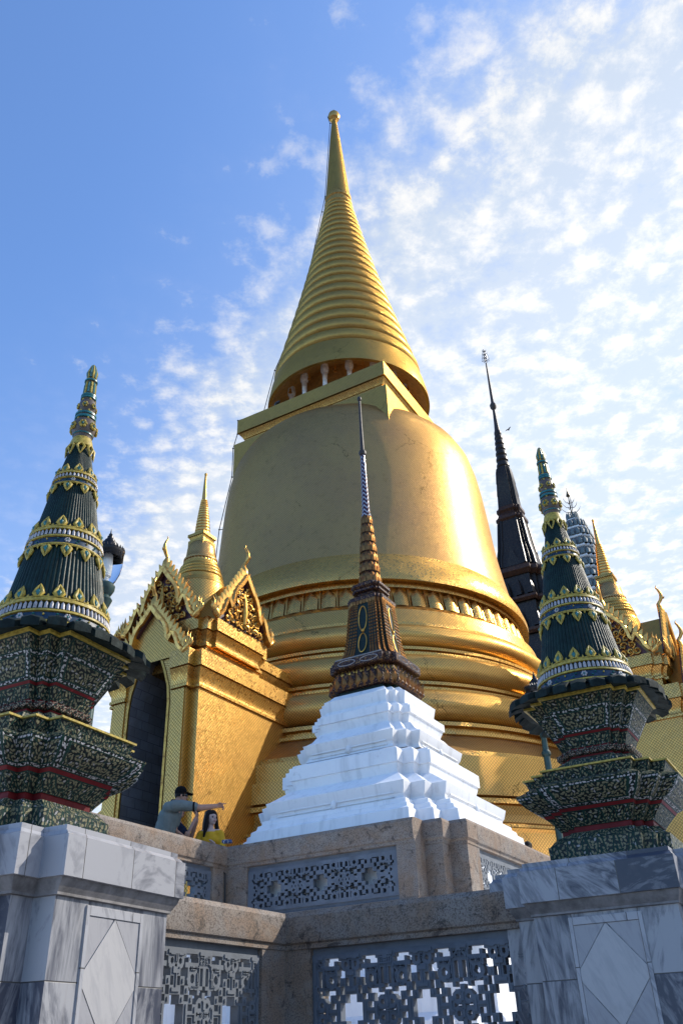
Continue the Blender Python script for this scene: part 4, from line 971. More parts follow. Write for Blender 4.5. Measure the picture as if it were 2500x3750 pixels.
def balustrade(x0, y0, ang, length, ztop, zbot, label, posts=(), panels=(), mat=PAINT, miter0=0, miter1=0, base=True):
    """outer face on local y=0 looking to -y, runs along local +x"""
    b = thing('stone_balustrade', label, 'balustrade', (x0, y0, 0), ang, 'stone balustrades of the terraces')
    zr = ztop-.335
    prof = [(.035, zr), (-.01, zr+.004), (-.01, zr+.045), (-.035, zr+.06), (-.045, zr+.10), (-.045, ztop-.05), (-.015, ztop-.005), (.02, ztop), (.33, ztop), (.37, ztop-.05), (.37, zr+.06), (.33, zr)]
    m = MB(); m.loft([[(0+miter0*py_, py_, pz) for py_, pz in prof], [(length+miter1*py_, py_, pz) for py_, pz in prof]], True, True, True)
    m.build('rail', GRANITE, b)
    for (a, c) in posts:
        m = MB(); m.box(a, .0, zbot, c, .32, zr+.01, .008); m.build('post', GRANITE, b)
    for (a, c) in panels:
        m = MB(); fret(m, c-a, zr-.055-zbot-.06, .085, .0095 if ztop < 3 else .0135); fbuild(m, 'openwork_panel', mat, b, Matrix.Translation((a, .075, zbot+.06)))
        m = MB(); m.box(a, .05, zr-.055, c, .26, zr+.005); m.box(a, .05, zbot, c, .26, zbot+.06); m.build('panel_border', mat, b)
    if base:
        m = MB(); m.box(0, -.03, zbot-.07, length, .36, zbot+.004, .01); m.build('base_course', GRANITE, b)
    return b
RT = math.pi/2
# lower terrace
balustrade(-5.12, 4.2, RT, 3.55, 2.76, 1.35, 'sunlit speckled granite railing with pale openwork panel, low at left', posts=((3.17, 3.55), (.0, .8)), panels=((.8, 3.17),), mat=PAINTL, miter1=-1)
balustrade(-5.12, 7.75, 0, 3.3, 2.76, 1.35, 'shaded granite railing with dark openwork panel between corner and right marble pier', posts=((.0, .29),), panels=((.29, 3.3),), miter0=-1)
# upper terrace
balustrade(-8.42, 3.0, RT, 8.15, 4.30, 3.27, 'sunlit granite railing the three visitors stand behind', posts=((7.82, 8.15), (4.8, 5.1), (1.7, 2.0)), panels=((5.1, 7.82), (2.0, 4.8)), mat=PAINT, miter1=-1)
balustrade(-8.42, 11.15, 0, 3.17, 4.30, 3.27, 'brown granite railing with grey openwork panel below the white stupa', posts=((.0, .38), (2.88, 3.17)), panels=((.38, 2.88),), miter0=-1)
cb_ = thing('corner_post', 'twin stepped granite corner posts below the white stupa', 'post', (-5.25, 11.45, 0))
for (x0, y0, x1, y1) in ((-.02, .0, .27, .42), (.27, .26, .53, .64)):
    m = MB(); m.box(x0, y0, 3.17, x1, y1, 3.975, .01); p_ = m.build('post', GRANITE, cb_)
    m = MB(); m.loft([[(x0-.0-o_*.6, y0-o_, z), (x1+o_, y0-o_, z), (x1+o_, y1, z), (x0-o_*.6, y1, z)] for o_, z in ((-.02, 3.965), (.01, 3.97), (.01, 4.01), (.04, 4.04), (.045, 4.25), (.015, 4.295), (-.02, 4.3))], True, True, True); m.build('cap', GRANITE, p_)
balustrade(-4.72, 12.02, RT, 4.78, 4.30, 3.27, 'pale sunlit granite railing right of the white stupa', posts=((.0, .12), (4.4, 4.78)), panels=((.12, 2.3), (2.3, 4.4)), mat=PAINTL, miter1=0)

# ================================================================== lamps
def lamp(loc, label, H, s=1.0):
    l = thing('street_lamp', label, 'lamp', loc, 0, 'green lamp posts with glass lanterns')
    z = H
    def lt(name, prof, mat, par=l, n=28): m = MB(); m.lathe(prof, n); return m.build(name, mat, par)
    lt('post', [(.16, 0), (.16, .3), (.11, .4), (.10, 1.0), (.075, 1.1), (.07, z-1.9), (.10, z-1.85), (.10, z-1.8), (.065, z-1.75), (.06, z-1.5), (.085, z-1.42), (.075, z-1.36), (.11, z-1.28), (.14, z-1.2), (.11, z-1.15), (.085, z-1.12)], POSTG)
    lt('lantern_cup', [(.08, z-1.14), (.12, z-1.10), (.155, z-1.03), (.16, z-.97), (.13, z-.93), (.05, z-.92)], POSTG)
    lt('glass_globe', [(.11, z-.94), (.155, z-.87), (.205, z-.75), (.232, z-.6), (.236, z-.45), (.225, z-.40)], GLASS)
    lt('bulb', [(.02, z-.93), (.04, z-.86), (.045, z-.82), (.07, z-.80), (.075, z-.60), (.065, z-.45), (.05, z-.42)], BULB)
    lt('bulb_stem', [(.015, z-.98), (.02, z-.92), (.045, z-.9), (.02, z-.87)], BLACKM)
    c = lt('lantern_cap', [(.205, z-.50), (.215, z-.48), (.23, z-.43), (.24, z-.41), (.24, z-.36), (.17, z-.345), (.125, z-.33), (.13, z-.28), (.115, z-.22), (.085, z-.20), (.08, z-.17), (.05, z-.14), (.045, z-.10), (.025, z-.09), (.03, z-.06), (.012, z-.04), (.003, z+.04)], BLACKM)
    m = MB()
    for i in range(28):
        a = 2*math.pi*i/28; m.tube([(.235*math.cos(a), .235*math.sin(a), z-.37), (.235*math.cos(a), .235*math.sin(a), z-.32)], [.018, .004], 5)
    m.build('crown_ring', BLACKM, c)
    l.scale = (s, s, 1); return l
p = pol(-17.5, 12); la = lamp((p.x, p.y, 3.4), 'green lamp post with clear glass lantern beside the left vase tower', 5.2)
p = pol(12.75, 18.7); lb = copy_tree(la); lb.location = (p.x, p.y, 3.4); lb['label'] = 'green lamp post half hidden behind the right vase tower'

# ================================================================== far towers
def far_tower():
    D = 75; k = 1.5; c = pol(13.02, D)
    t = thing('dark_spire_tower', 'tall dark brown mosaic spire behind the golden stupa', 'tower', (c.x, c.y, 0))
    f = lambda z: (z-1.6)*k+1.6
    T1 = redent(.62, .8)
    def s(name, prof, mat, plan=T1): m = MB(); m.sweep(plan, [(h*k, f(z)) for h, z in prof]); return m.build(name, mat, t)
    def lt(name, prof, mat, n=24, par=t): m = MB(); m.lathe([(h*k, f(z)) for h, z in prof], n); return m.build(name, mat, par)
    s('tower_base', [(4.2, -1), (4.2, 13), (3.2, 14), (3.2, 17), (2.9, 17.2)], JEWR)
    zz = 17.2; h = 2.9
    for i in range(4):
        nh = h-.33
        s('roof_tier', [(h+.10, zz), (h+.25, zz+.15), (h+.25, zz+.3), (h-.1, zz+.45), (nh+.05, zz+.5)], JEWR)
        b_ = s('tier_wall', [(nh+.02, zz+.5), (nh-.05, zz+2.3)], JEWB)
        m = MB()
        for a in range(4):
            for j in (-1, -.4, .2, .8):
                Mz = Matrix.Rotation(a*RT, 4, 'Z'); q = Mz @ Vector((j*nh*k*.75, -(nh+.12)*k, 0)); m.tube([(q.x, q.y, f(zz+.5)), (q.x, q.y, f(zz+1.1)), (q.x, q.y, f(zz+1.7))], [.28*k, .2*k, .02], 5)
        m.build('antefix_row', JEWB, b_); zz += 2.3; h = nh
    s('roof_tier', [(1.62, 26.1), (1.85, 26.35), (1.85, 26.6), (1.5, 26.8), (1.25, 27.0)], JEWR)
    s('body', [(1.28, 27.0), (1.20, 27.6), (1.02, 28.6), (.90, 29.8), (.82, 30.6)], JEWB)
    m = MB()
    for a in range(4):
        Mz = Matrix.Rotation(a*RT, 4, 'Z')
        for x in (-.62, .62, -.8, .8):
            m.tube([tuple(Mz @ Vector((x*q*k, -q*k*(1.0 if abs(x) < .7 else .8), f(z_)))) for q, z_ in ((1.28, 27.0), (1.20, 27.6), (1.02, 28.6), (.90, 29.8), (.82, 30.6))], .09*k, 5)
        m.loft([[tuple(Mz @ Vector((x_*k, -1.27*k, f(26.9)))), tuple(Mz @ Vector((x_*k*.1, -1.30*k, f(28.2))))] for x_ in (-.5, .5)], False)
    m.build('corner_rib', JEWB, t)
    s('collar', [(.82, 30.6), (.92, 30.75), (.92, 30.95), (.78, 31.1), (.72, 31.3), (.82, 31.45), (.80, 31.7), (.68, 31.8)], JEWR)
    s('upper_body', [(.68, 31.8), (.62, 32.8), (.64, 32.85), (.56, 33.8), (.58, 33.85), (.50, 34.8), (.44, 35.1)], JEWB)
    pr = []; z = 35.1
    for i in range(7):
        q = i/6; hh = .52-.1*q; r = .44-.19*q; pr += [(r*.8, z), (r*1.02, z+hh*.3), (r, z+hh*.6), (r*.82, z+hh)]; z += hh
    lt('ringed_cone', pr, JEWB)
    lt('needle', [(.20, z-.1), (.15, 39.0), (.10, 40.3), (.22, 40.5), (.24, 40.75), (.12, 41.0), (.11, 41.4), (.05, 44.8)], BROD)
    m = MB(); m.tube([(0, 0, f(44.7)), (0, 0, f(46.6))], [.05, .01], 5)
    for i in range(4):
        for q in range(8):
            a = q*.785; rr = (.28-.05*i)*k; z_ = f(45.0+.3*i); m.tube([(0, 0, z_), (rr*math.cos(a), rr*math.sin(a), z_+.1), (rr*1.05*math.cos(a), rr*1.05*math.sin(a), z_+.35)], [.03, .04, .01], 4)
    m.build('openwork_finial', simple('tarnished_silver', (.25, .25, .26), .3, .9), t)
far_tower()
def prang():
    D = 105; k = 105/62; c = pol(17.42, D); f = lambda z: (z-1.6)*k+1.6
    t = thing('corn_cob_tower', 'grey green tiled corn cob shaped tower with trident finial, far right', 'tower', (c.x, c.y, 0))
    P_ = redent(.6, .82)
    prof = [(1.75, -1), (1.75, 14), (1.5, 18), (1.35, 24), (1.32, 30), (1.28, 32), (1.22, 34), (1.10, 35), (.9, 35.9), (.62, 36.7), (.3, 37.2), (.12, 37.4)]
    m = MB(); m.sweep(P_, [(h*k, f(z)) for h, z in prof]); b_ = m.build('tower_body', PRANGM, t)
    m = MB(); me_ = MB()
    for i in range(13):
        z = 37.0-i*.95
        h = 0
        for (ha, za), (hb, zb) in zip(prof, prof[1:]):
            if za <= z <= zb: h = ha+(hb-ha)*(z-za)/(zb-za)
        me_.sweep(P_, [(h*k, f(z-.28)), ((h+.09)*k, f(z-.2)), ((h+.09)*k, f(z-.1)), (h*k, f(z))])
        for ang in range(4):
            Mz = Matrix.Rotation(ang*RT, 4, 'Z')
            for x, yy in ((-.4, 1), (0, 1), (.4, 1), (-.7, .82), (.7, .82), (-.9, .66), (.9, .66)):
                q = Mz @ Vector((x*h*k, -yy*h*k*1.02, 0))
                m.tube([(q.x, q.y, f(z)), (q.x, q.y, f(z+.35)), (q.x*.98, q.y*.98, f(z+.62))], [.17*k*max(.4, h), .15*k*max(.4, h), .02], 6)
    me_.build('cornice_ring', COLUMN, b_); m.build('antefix_row', simple('teal_grey_ceramic', (.13, .16, .155), .5), b_, 60)
    m = MB(); m.lathe([(.35*k, f(36.9)), (.3*k, f(37.2)), (.1*k, f(37.5)), (.03*k, f(37.7))], 12); m.build('lotus_cap', simple('rust_brown_cap', (.20, .09, .04), .6), t)
    m = MB(); m.tube([(0, 0, f(37.3)), (0, 0, f(40.1))], [.05*k, .02*k], 6)
    for i, (z, rr) in enumerate(((37.75, .72), (38.2, .55), (38.65, .42))):
        for q in range(4):
            a = q*RT+.5; m.tube([(0, 0, f(z)), (rr*.6*k*math.cos(a), rr*.6*k*math.sin(a), f(z+.05)), (rr*.95*k*math.cos(a), rr*.95*k*math.sin(a), f(z+.30)), (rr*1.15*k*math.cos(a), rr*1.15*k*math.sin(a), f(z+.62))], [.035*k, .03*k, .022*k, .006], 4)
    m.lathe([(.03*k, f(39.2)), (.17*k, f(39.35)), (.10*k, f(39.6)), (.05*k, f(39.8)), (.01, f(40.2))], 10)
    m.build('trident_finial', simple('bronze', (.12, .09, .05), .4, .7), t)
prang()

# ================================================================== people
SKIN = simple('skin', (.42, .23, .16), .5, 0, .12, 8, .1)
SKINL = simple('fair_skin', (.60, .40, .33), .5, 0, .10, 8, .1)
SHIRT = simple('grey_green_cotton', (.17, .195, .185), .9, 0, .15, 9, .9, .02, 9, .15)
TRIM = simple('black_cotton', (.008, .008, .009), .9, 0, .3, 9, .3, .005, 30, .1)
NAVY = simple('navy_cotton', (.015, .022, .045), .9, 0, .3, 9, .3, .005, 30, .1)
YCLOTH = simple('mustard_yellow_cloth', (.66, .36, .01), .8, 0, .2, 8, .6, .01, 16)
HAIR = simple('black_hair', (.009, .006, .005), .5, 0, .4, 3, .8, .01, 60, .2)
TROUS = simple('dark_trouser_cloth', (.04, .045, .06), .85)
LIP = simple('lip_red', (.35, .05, .06), .5)
DARKG = simple('dark_sunglass_lens', (.01, .01, .012), .1)
def blob(chains, balls, name, mat, parent, vox=.009, sm=2):
    """one continuous surface grown from tapered chains and ellipsoids"""
    m = MB()
    for pts_, rad in chains:
        # subdivide and round the ends
        m.tube(pts_, rad, 12)
        m.ball(pts_[0], (rad if isinstance(rad, float) else rad[0]), 12, 8); m.ball(pts_[-1], (rad if isinstance(rad, float) else rad[-1]), 12, 8)
        for q, r_ in list(zip(pts_, rad if not isinstance(rad, float) else [rad]*len(pts_)))[1:-1]: m.ball(q, r_*1.0, 12, 8)
    for c, (rx, ry, rz) in balls:
        n0 = len(m.v); m.ball((0, 0, 0), 1, 16, 10)
        for i in range(n0, len(m.v)): v = m.v[i]; m.v[i] = (c[0]+v[0]*rx, c[1]+v[1]*ry, c[2]+v[2]*rz)
    o = m.build(name, mat, None)
    md = o.modifiers.new('r', 'REMESH'); md.mode = 'VOXEL'; md.voxel_size = vox
    ms_ = o.modifiers.new('s', 'SMOOTH'); ms_.iterations = sm; ms_.factor = .5
    dg = bpy.context.evaluated_depsgraph_get(); me = bpy.data.meshes.new_from_object(o.evaluated_get(dg)); old = o.data
    o.modifiers.clear(); o.data = me; bpy.data.meshes.remove(old)
    me.materials.clear(); me.materials.append(mat); me.shade_smooth(); o.parent = parent
    return o
def hand(base, d, up, side, curl, L_=.18, point=False, s=1.0):
    """chains for palm, four fingers and a thumb. d: hand direction, up: back of the hand, side: thumb side"""
    d, up, side = Vector(d).normalized(), Vector(up).normalized(), Vector(side).normalized(); b = Vector(base); ch = []
    palm = []
    for k, o_ in enumerate((.030, .010, -.010, -.029)):
        ch.append(([tuple(b+d*.005+side*o_*.6), tuple(b+d*.085*s+side*o_)], [.013, .0115]))
        ln = (.072, .080, .074, .058)[k]*s; c = curl if not (point and k == 0) else .05
        p0 = b+d*.085*s+side*o_; a1, a2 = c*.9, c*1.9
        p1 = p0+(d*math.cos(a1)-up*math.sin(a1))*ln*.45; p2 = p1+(d*math.cos(a2)-up*math.sin(a2))*ln*.32; a3 = c*2.6; p3 = p2+(d*math.cos(a3)-up*math.sin(a3))*ln*.25
        ch.append(([tuple(p0), tuple(p1), tuple(p2), tuple(p3)], [.0105, .0095, .0085, .007]))
    t0 = b+d*.02+side*.025; ch.append(([tuple(t0), tuple(t0+(d*.5+side*.7-up*.2).normalized()*.04), tuple(t0+(d*.5+side*.7-up*.2).normalized()*.04+(d*.9+side*.2-up*.5).normalized()*.035)], [.014, .0115, .009]))
    return ch
def person_base(label, name_loc, floor): return thing('person', label, 'person', (name_loc[0], name_loc[1], floor), R(-29)*-1)
# local frame of each person: x = to the camera's right, y = away from the camera, z up (root turned by 29 degrees)
def head_parts(par, c, face, skin, r=1.0):
    """head chains: c centre, face unit vector in xy"""
    f = Vector((face[0], face[1], 0)).normalized(); sd = Vector((-f.y, f.x, 0)); c = Vector(c)
    balls = [(tuple(c+Vector((0, 0, .035))), (.078, .078, .088)), (tuple(c+f*.025+Vector((0, 0, -.03))), (.060, .060, .078)), (tuple(c+f*.055+Vector((0, 0, -.085))), (.028, .028, .022)),
             (tuple(c+f*.078+Vector((0, 0, .03))), (.02, .02, .014))]
    for s_ in (-1, 1):
        balls.append((tuple(c+sd*s_*.076+Vector((0, 0, -.01))-f*.005), (.014, .014, .030)))
        balls.append((tuple(c+sd*s_*.035+f*.055+Vector((0, 0, -.025))), (.024, .024, .022)))
    ch = [([tuple(c+f*.080+Vector((0, 0, .02))), tuple(c+f*.102+Vector((0, 0, -.018)))], [.010, .014]), ([tuple(c+f*.082+sd*-.014+Vector((0, 0, -.056))), tuple(c+f*.082+sd*.014+Vector((0, 0, -.056)))], [.009, .009])]
    return ch, balls, f, sd, c
def face_details(par, f, sd, c, eyes=True):
    if eyes:
        m = MB()
        for s_ in (-1, 1): q = c+f*.077+sd*s_*.032+Vector((0, 0, .004)); m.ball(tuple(q), .011, 8, 6)
        m.build('eye', TRIM, par, 60)
    m = MB(); q = c+f*.088+Vector((0, 0, -.056)); m.tube([tuple(q-sd*.022), tuple(q+f*.006), tuple(q+sd*.022)], [.004, .008, .004], 6); m.build('mouth', LIP, par, 60)
def legs(hip, spread=.09, h=.9):
    return [([(hip[0]+s_*spread*.9, hip[1], h), (hip[0]+s_*spread, hip[1]-.01, h*.52), (hip[0]+s_*spread, hip[1], .09)], [.085, .058, .042]) for s_ in (-1, 1)]
FL = 3.5
# --- man pointing right
p = pol(-11.35, 14.05); man = person_base('man in a grey T-shirt and black cap pointing right over the railing', p, FL)
HC = (0.055, 0, 1.575)
ch, bl, f, sd, c = head_parts(man, HC, (.95, .30), SKIN)
shR = (.10, -.14, 1.40); shL = (-.02, .17, 1.40)
el = (.40, -.13, 1.355); wr = (.64, -.08, 1.385)
ch += [([(-.03, 0, 1.42), (.035, 0, 1.54)], [.062, .055]), ([(-.16, 0, .95), (-.13, 0, 1.15), (-.06, 0, 1.33)], [.12, .125, .12]), ([shR, el, wr], [.060, .050, .033]), ([shL, (-.06, .25, 1.12), (.10, .24, 1.0)], [.052, .042, .03])]
ch += [([(-.07, -.13, 1.36), (-.07, .14, 1.36)], [.08, .08])]
ch += hand(wr, (1, .1, .06), (0, 0, 1), (0, -.2, .2), .95, point=True)
ch += hand((.10, .24, 1.0), (.9, 0, -.3), (0, .2, 1), (0, -1, .2), .5)
ch += legs((-.16, 0, 0)); ch += [([(-.07, s_*.0, .05), (.12, s_*.0, .03)], [.04, .035]) for s_ in (1,)]
body = blob(ch, bl, 'body', SKIN, man, .0085)
face_details(body, f, sd, c, False)
cl = [([(-.18, 0, .90), (-.15, 0, 1.12), (-.09, 0, 1.28), (-.055, 0, 1.39)], [.165, .168, .155, .105]), ([(-.10, -.15, 1.37), (-.08, .15, 1.37)], [.095, .095]), ([(-.15, -.08, 1.0), (-.14, -.08, 1.25)], [.12, .13]), ([(-.15, .08, 1.0), (-.14, .08, 1.25)], [.12, .13]),
      ([(-.02, -.15, 1.385), shR, (.30, -.145, 1.372)], [.098, .088, .072]), ([(-.04, .15, 1.38), shL, (-.045, .22, 1.22)], [.095, .085, .07])]
sh = blob(cl, [], 'shirt', SHIRT, man, .012, 3)
m = MB(); m.tube([(.285, -.146, 1.372), (.312, -.145, 1.372)], [.0745, .072], 20, False); m.build('sleeve_trim', TRIM, sh)
m = MB(); m.tube([(-.05, 0, 1.44), (-.015, 0, 1.50)], [.092, .075], 18, False); m.build('collar', NAVY, sh)
blob([([(-.16, 0, .95), (-.16, 0, .85)], [.15, .14]), ([(-.16-.08, 0, .9), (-.17-.08, 0, .5), (-.17-.08, 0, .10)], [.10, .08, .07]), ([(-.16+.08, 0, .9), (-.15+.08, 0, .5), (-.15+.08, 0, .10)], [.10, .08, .07])], [], 'trousers', TROUS, man, .014)
m = MB(); m.lathe([(.094, .0), (.096, .03), (.09, .07), (.065, .105), (.02, .122), (.001, .123)], 24); cap_ = m.build('cap', TRIM, man, 60, M=Matrix.Translation((HC[0]-.005, 0, HC[2]+.035)) @ Matrix.Rotation(R(-4), 4, 'Y'))
m = MB(); ff = Vector((f.x, f.y, 0)); rings = []
for k in range(6):
    q = k/5; w_ = .082*math.sqrt(max(.02, 1-q*q*.85)); d_ = .070+.125*q; rings.append([(d_*ff.x-w_*s_*ff.y, d_*ff.y+w_*s_*ff.x, .018-.03*q-.012*abs(s_)+dz) for s_, dz in ((-1, 0), (0, .006), (1, 0), (1, .007), (0, .014), (-1, .007))])
m.loft(rings, True, True, True); m.build('cap_brim', TRIM, cap_, 60)
m = MB(); q = c+f*.085+Vector((0, 0, .012)); m.tube([tuple(q-sd*.05-f*.01), tuple(q-sd*.03), tuple(q-sd*.008)], [.018, .022, .014], 8); m.tube([tuple(q+sd*.05-f*.01), tuple(q+sd*.03), tuple(q+sd*.008)], [.018, .022, .014], 8)
for s_ in (-1, 1): m.tube([tuple(q+sd*s_*.06-f*.01), tuple(c+sd*s_*.08)], .005, 5)
m.build('sunglasses', DARKG, man, 60)
m = MB(); m.lathe([(.082, -.02), (.088, .03), (.085, .06)], 20); hr = m.build('hair', HAIR, man, 60, M=Matrix.Translation((HC[0]-.012, 0, HC[2]+.005)))
# --- person with a camera, navy shirt
p = pol(-11.15, 14.85); cmn = person_base('person in a navy shirt raising a small camera, behind the pointing man', p, FL)
HC = (-.02, 0, 1.36)
ch, bl, f, sd, c = head_parts(cmn, HC, (.98, -.1), SKIN)
ch += [([(-.05, 0, 1.18), (-.03, 0, 1.34)], [.058, .052]), ([(-.06, 0, .75), (-.06, 0, 1.12)], [.12, .125]), ([(-.05, -.13, 1.15), (-.05, .13, 1.15)], [.07, .07])]
for sy, hy in ((-1, -.045), (1, .045)): ch += [([(-.03, sy*.16, 1.14), (.16, sy*.15, .98), (.25, hy*1.2, 1.22)], [.05, .042, .028])]; ch += hand((.25, hy*1.2, 1.22), (.15, -hy*2, .9), (1, 0, 0), (0, -sy, .2), .8)
ch += legs((-.06, 0, 0), .08, .74)
body = blob(ch, bl, 'body', SKIN, cmn, .009)
face_details(body, f, sd, c)
blob([([(-.07, 0, .74), (-.06, 0, 1.0), (-.05, 0, 1.13)], [.15, .155, .11]), ([(-.06, -.13, 1.14), (-.06, .13, 1.14)], [.088, .088]), ([(-.04, -.16, 1.14), (.09, -.16, 1.04)], [.078, .066]), ([(-.04, .16, 1.14), (.09, .16, 1.04)], [.078, .066])], [], 'shirt', NAVY, cmn, .012, 3)
blob([([(-.06, 0, .8), (-.06, 0, .7)], [.14, .13]), ([(-.14, 0, .72), (-.14, 0, .1)], [.09, .065]), ([(.02, 0, .72), (.02, 0, .1)], [.09, .065])], [], 'trousers', TROUS, cmn, .014)
blob([], [((HC[0]-.02, 0, HC[2]+.05), (.09, .088, .085)), ((HC[0]-.045, 0, HC[2]-.0), (.07, .083, .09))], 'hair', HAIR, cmn, .01)
m = MB(); m.box(.235, -.06, 1.315, .262, .06, 1.385, .006); m.lathe([(.001, 0), (.026, .001), (.026, .03), (.02, .031)], 16); 
cmn.scale = (1.12, 1.12, 1.14)
cam_ = thing('compact_camera', 'small black compact camera held up above the railing', 'camera', tuple(cmn.matrix_basis @ Vector((.26, 0, 1.345))), R(29))
m = MB(); m.box(-.014, -.055, -.034, .014, .055, .034, .005); m.build('camera_body', BLACKM, cam_)
m = MB(); m.tube([(.012, 0, 0), (.05, 0, 0)], [.025, .022], 16); m.build('lens', DARKG, cam_)
# --- woman
p = pol(-9.15, 14.95); wo = person_base('long haired woman in a yellow blouse looking right behind the railing', p, FL)
HC = (0, 0, 1.36)
ch, bl, f, sd, c = head_parts(wo, HC, (.72, -.69), SKINL)
ch += [([(0, 0, 1.18), (0, 0, 1.30)], [.046, .044]), ([(0, 0, .72), (0, 0, .95), (0, 0, 1.12)], [.11, .09, .10]), ([(-.12, 0, 1.14), (.12, 0, 1.14)], [.055, .055])]
ch += [([(-.15, 0, 1.12), (-.19, -.03, .88), (-.02, -.16, .88)], [.042, .034, .024]), ([(.15, 0, 1.12), (.19, -.04, .88), (.10, -.17, .92)], [.042, .034, .024])]
ch += hand((.10, -.17, .92), (-.2, -.4, .3), (0, -1, 0), (-.6, 0, .4), .8, s=.9); ch += hand((-.02, -.16, .88), (.7, -.2, .1), (0, -1, .2), (0, 0, 1), .5, s=.9)
ch += legs((0, 0, 0), .075, .72)
body = blob(ch, bl, 'body', SKINL, wo, .0085)
face_details(body, f, sd, c)
blob([([(0, .0, .66), (0, 0, .90), (0, 0, 1.08)], [.14, .112, .118]), ([(-.06, -.03, 1.02), (.06, -.03, 1.02)], [.085, .085]), ([(-.13, 0, 1.12), (-.05, 0, 1.13)], [.068, .062]), ([(.13, 0, 1.12), (.05, 0, 1.13)], [.068, .062]),
      ([(-.14, 0, 1.11), (-.185, -.02, .98), (-.17, -.06, .90)], [.064, .056, .05]), ([(.14, 0, 1.11), (.185, -.03, .97), (.17, -.07, .90)], [.064, .056, .05])], [], 'blouse', YCLOTH, wo, .011, 3)
blob([([(0, 0, .76), (0, 0, .1)], [.14, .17])], [], 'skirt', TROUS, wo, .016)
b2 = -f
blob([([tuple(c+b2*.03+Vector((0, 0, .06))), tuple(c+b2*.075+Vector((0, 0, -.08))), tuple(c+b2*.09+Vector((0, 0, -.30))), tuple(c+b2*.07+Vector((0, 0, -.42)))], [.085, .08, .07, .03]),
      ([tuple(c+sd*.072+f*.01+Vector((0, 0, .06))), tuple(c+sd*.088+f*.02+Vector((0, 0, -.10))), tuple(c+sd*.10+f*.05+Vector((0, 0, -.27))), tuple(c+sd*.11+f*.07+Vector((0, 0, -.40)))], [.03, .032, .045, .02]),
      ([tuple(c-sd*.072+f*.01+Vector((0, 0, .06))), tuple(c-sd*.086+Vector((0, 0, -.10))), tuple(c-sd*.10+Vector((0, 0, -.30)))], [.03, .035, .03])],
     [(tuple(c+b2*.015+Vector((0, 0, .065))), (.093, .093, .078))], 'hair', HAIR, wo, .009)
wo.scale = (1.14, 1.14, 1.06)
# --- visitor whose dark head just shows over the right railing
p = pol(10.75, 18.7); vi = person_base('visitor of whom only the dark hair shows over the right hand railing', p, FL)
HC = (0, 0, 1.42)
ch, bl, f, sd, c = head_parts(vi, HC, (.3, .9), SKIN)
ch += [([(0, 0, 1.22), (0, 0, 1.36)], [.05, .048]), ([(0, 0, .8), (0, 0, 1.18)], [.12, .12]), ([(-.14, 0, 1.18), (.14, 0, 1.18)], [.06, .06])]
for s_ in (-1, 1): ch += [([(s_*.17, 0, 1.17), (s_*.2, 0, .92), (s_*.18, .08, .72)], [.045, .036, .026])]; ch += hand((s_*.18, .08, .72), (0, .2, -1), (s_, 0, 0), (0, 1, 0), .3)
ch += legs((0, 0, 0), .08, .8)
body = blob(ch, bl, 'body', SKIN, vi, .010); face_details(body, f, sd, c)
blob([([(0, 0, .78), (0, 0, 1.15)], [.15, .12]), ([(-.14, 0, 1.18), (.14, 0, 1.18)], [.075, .075])], [], 'shirt', NAVY, vi, .013)
blob([([(-.08, 0, .8), (-.08, 0, .1)], [.1, .07]), ([(.08, 0, .8), (.08, 0, .1)], [.1, .07])], [], 'trousers', TROUS, vi, .014)
blob([], [(tuple(c-f*.02+Vector((0, 0, .05))), (.093, .093, .085)), (tuple(c-f*.05), (.08, .08, .09))], 'hair', HAIR, vi, .01)

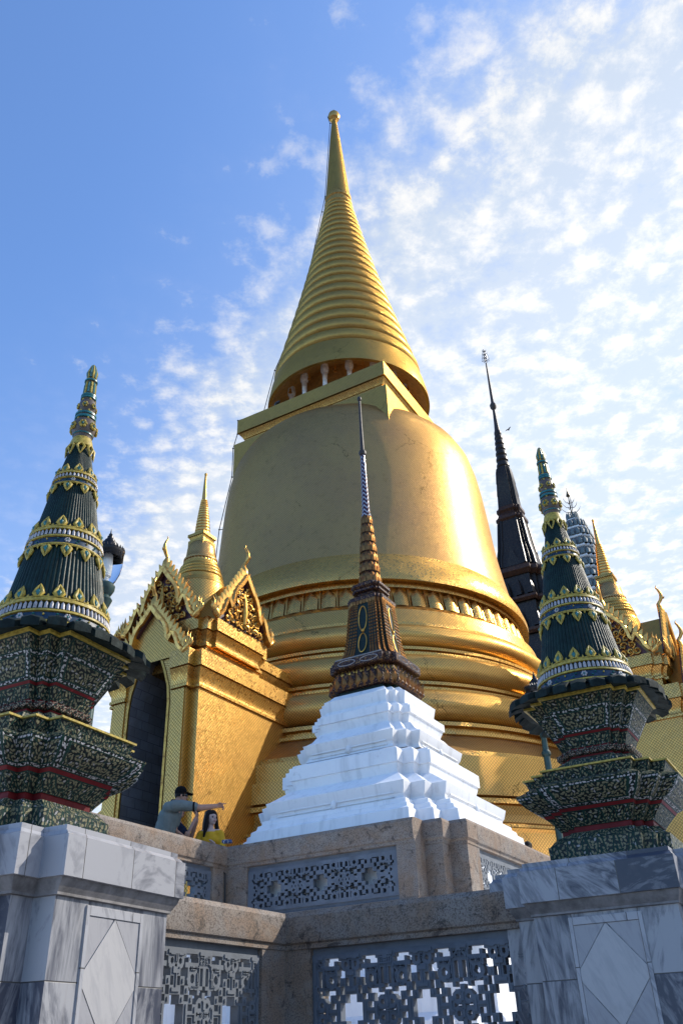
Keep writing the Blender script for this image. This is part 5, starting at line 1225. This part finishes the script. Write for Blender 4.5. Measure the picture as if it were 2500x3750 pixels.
# ================================================================== small things
fb = thing('blue_floodlight', 'small blue box light with metal bracket on the railing corner', 'floodlight', (-8.30, 10.98, 4.3), R(20))
m = MB(); m.box(-.07, -.04, .012, .07, .04, .06, .008); m.build('housing', simple('blue_enamel', (.02, .04, .14), .35), fb)
m = MB(); m.tube([(-.03, -.05, .0), (-.035, -.055, .03), (-.015, -.06, .05), (.02, -.06, .05), (.035, -.055, .03), (.03, -.05, .0)], .005, 6); m.build('bracket', simple('bare_steel', (.5, .5, .5), .3, .9), fb)
cbm = MB(); cbm.tube([(x-.27, y+.2, z) for x, y, z in [(-8.19, 10.88, 4.31), (-8.20, 10.90, 4.2), (-8.2, 10.90, 3.97), (-8.12, 10.88, 3.9), (-8.12, 10.9, 3.3)]], .012, 5)
tag(cbm.build('power_cable', BLACKM), 'black cable running down the inner corner of the upper railing', 'cable')
def bird(loc, rz, s, label, fly=False):
    b = thing('bird', label, 'bird', loc, rz)
    o = blob([([(.10*s, 0, .02*s), (.0, 0, 0), (-.12*s, 0, -.02*s), (-.22*s, 0, -.04*s)], [.035*s, .062*s, .04*s, .012*s])], [((.12*s, 0, .05*s), (.038*s, .034*s, .034*s))], 'body', simple('dark_feather', (.03, .03, .035), .6) if 'dark_feather' not in bpy.data.materials else bpy.data.materials['dark_feather'], b, .008*s)
    m = MB(); m.tube([(.15*s, 0, .05*s), (.19*s, 0, .045*s)], [.012*s, .003*s], 6); m.build('beak', YELLOW, b)
    for sy in (-1, 1):
        m = MB()
        if fly: m.loft([[(.06*s, sy*.03*s, .03*s), (-.08*s, sy*.03*s, .02*s)], [(.08*s, sy*.2*s, .12*s), (-.06*s, sy*.2*s, .10*s)], [(.0, sy*.38*s, .10*s), (-.05*s, sy*.38*s, .09*s)]], False)
        else: m.loft([[(.05*s, sy*.055*s, .03*s), (.0, sy*.068*s, -.02*s)], [(-.10*s, sy*.05*s, .01*s), (-.10*s, sy*.05*s, -.03*s)], [(-.18*s, sy*.015*s, -.02*s), (-.18*s, sy*.015*s, -.03*s)]], False)
        m.build('wing', bpy.data.materials['dark_feather'], b)
    if not fly:
        m = MB(); m.tube([(.0, .02*s, -.05*s), (.0, .02*s, -.11*s)], .006*s, 4); m.tube([(.0, -.02*s, -.05*s), (.0, -.02*s, -.11*s)], .006*s, 4); m.build('legs', YELLOW, b)
    return b
bird((MX-1.42, MY-3.02, 22.04+.13), R(150), 1.2, 'dark pigeon perched on the square ledge under the stupa spire')
p = pol(13.9, 40); bird((p.x, p.y, 1.6+40*math.tan(R(36.3))), R(60), .62, 'small dark bird flying beside the tall brown spire', True)
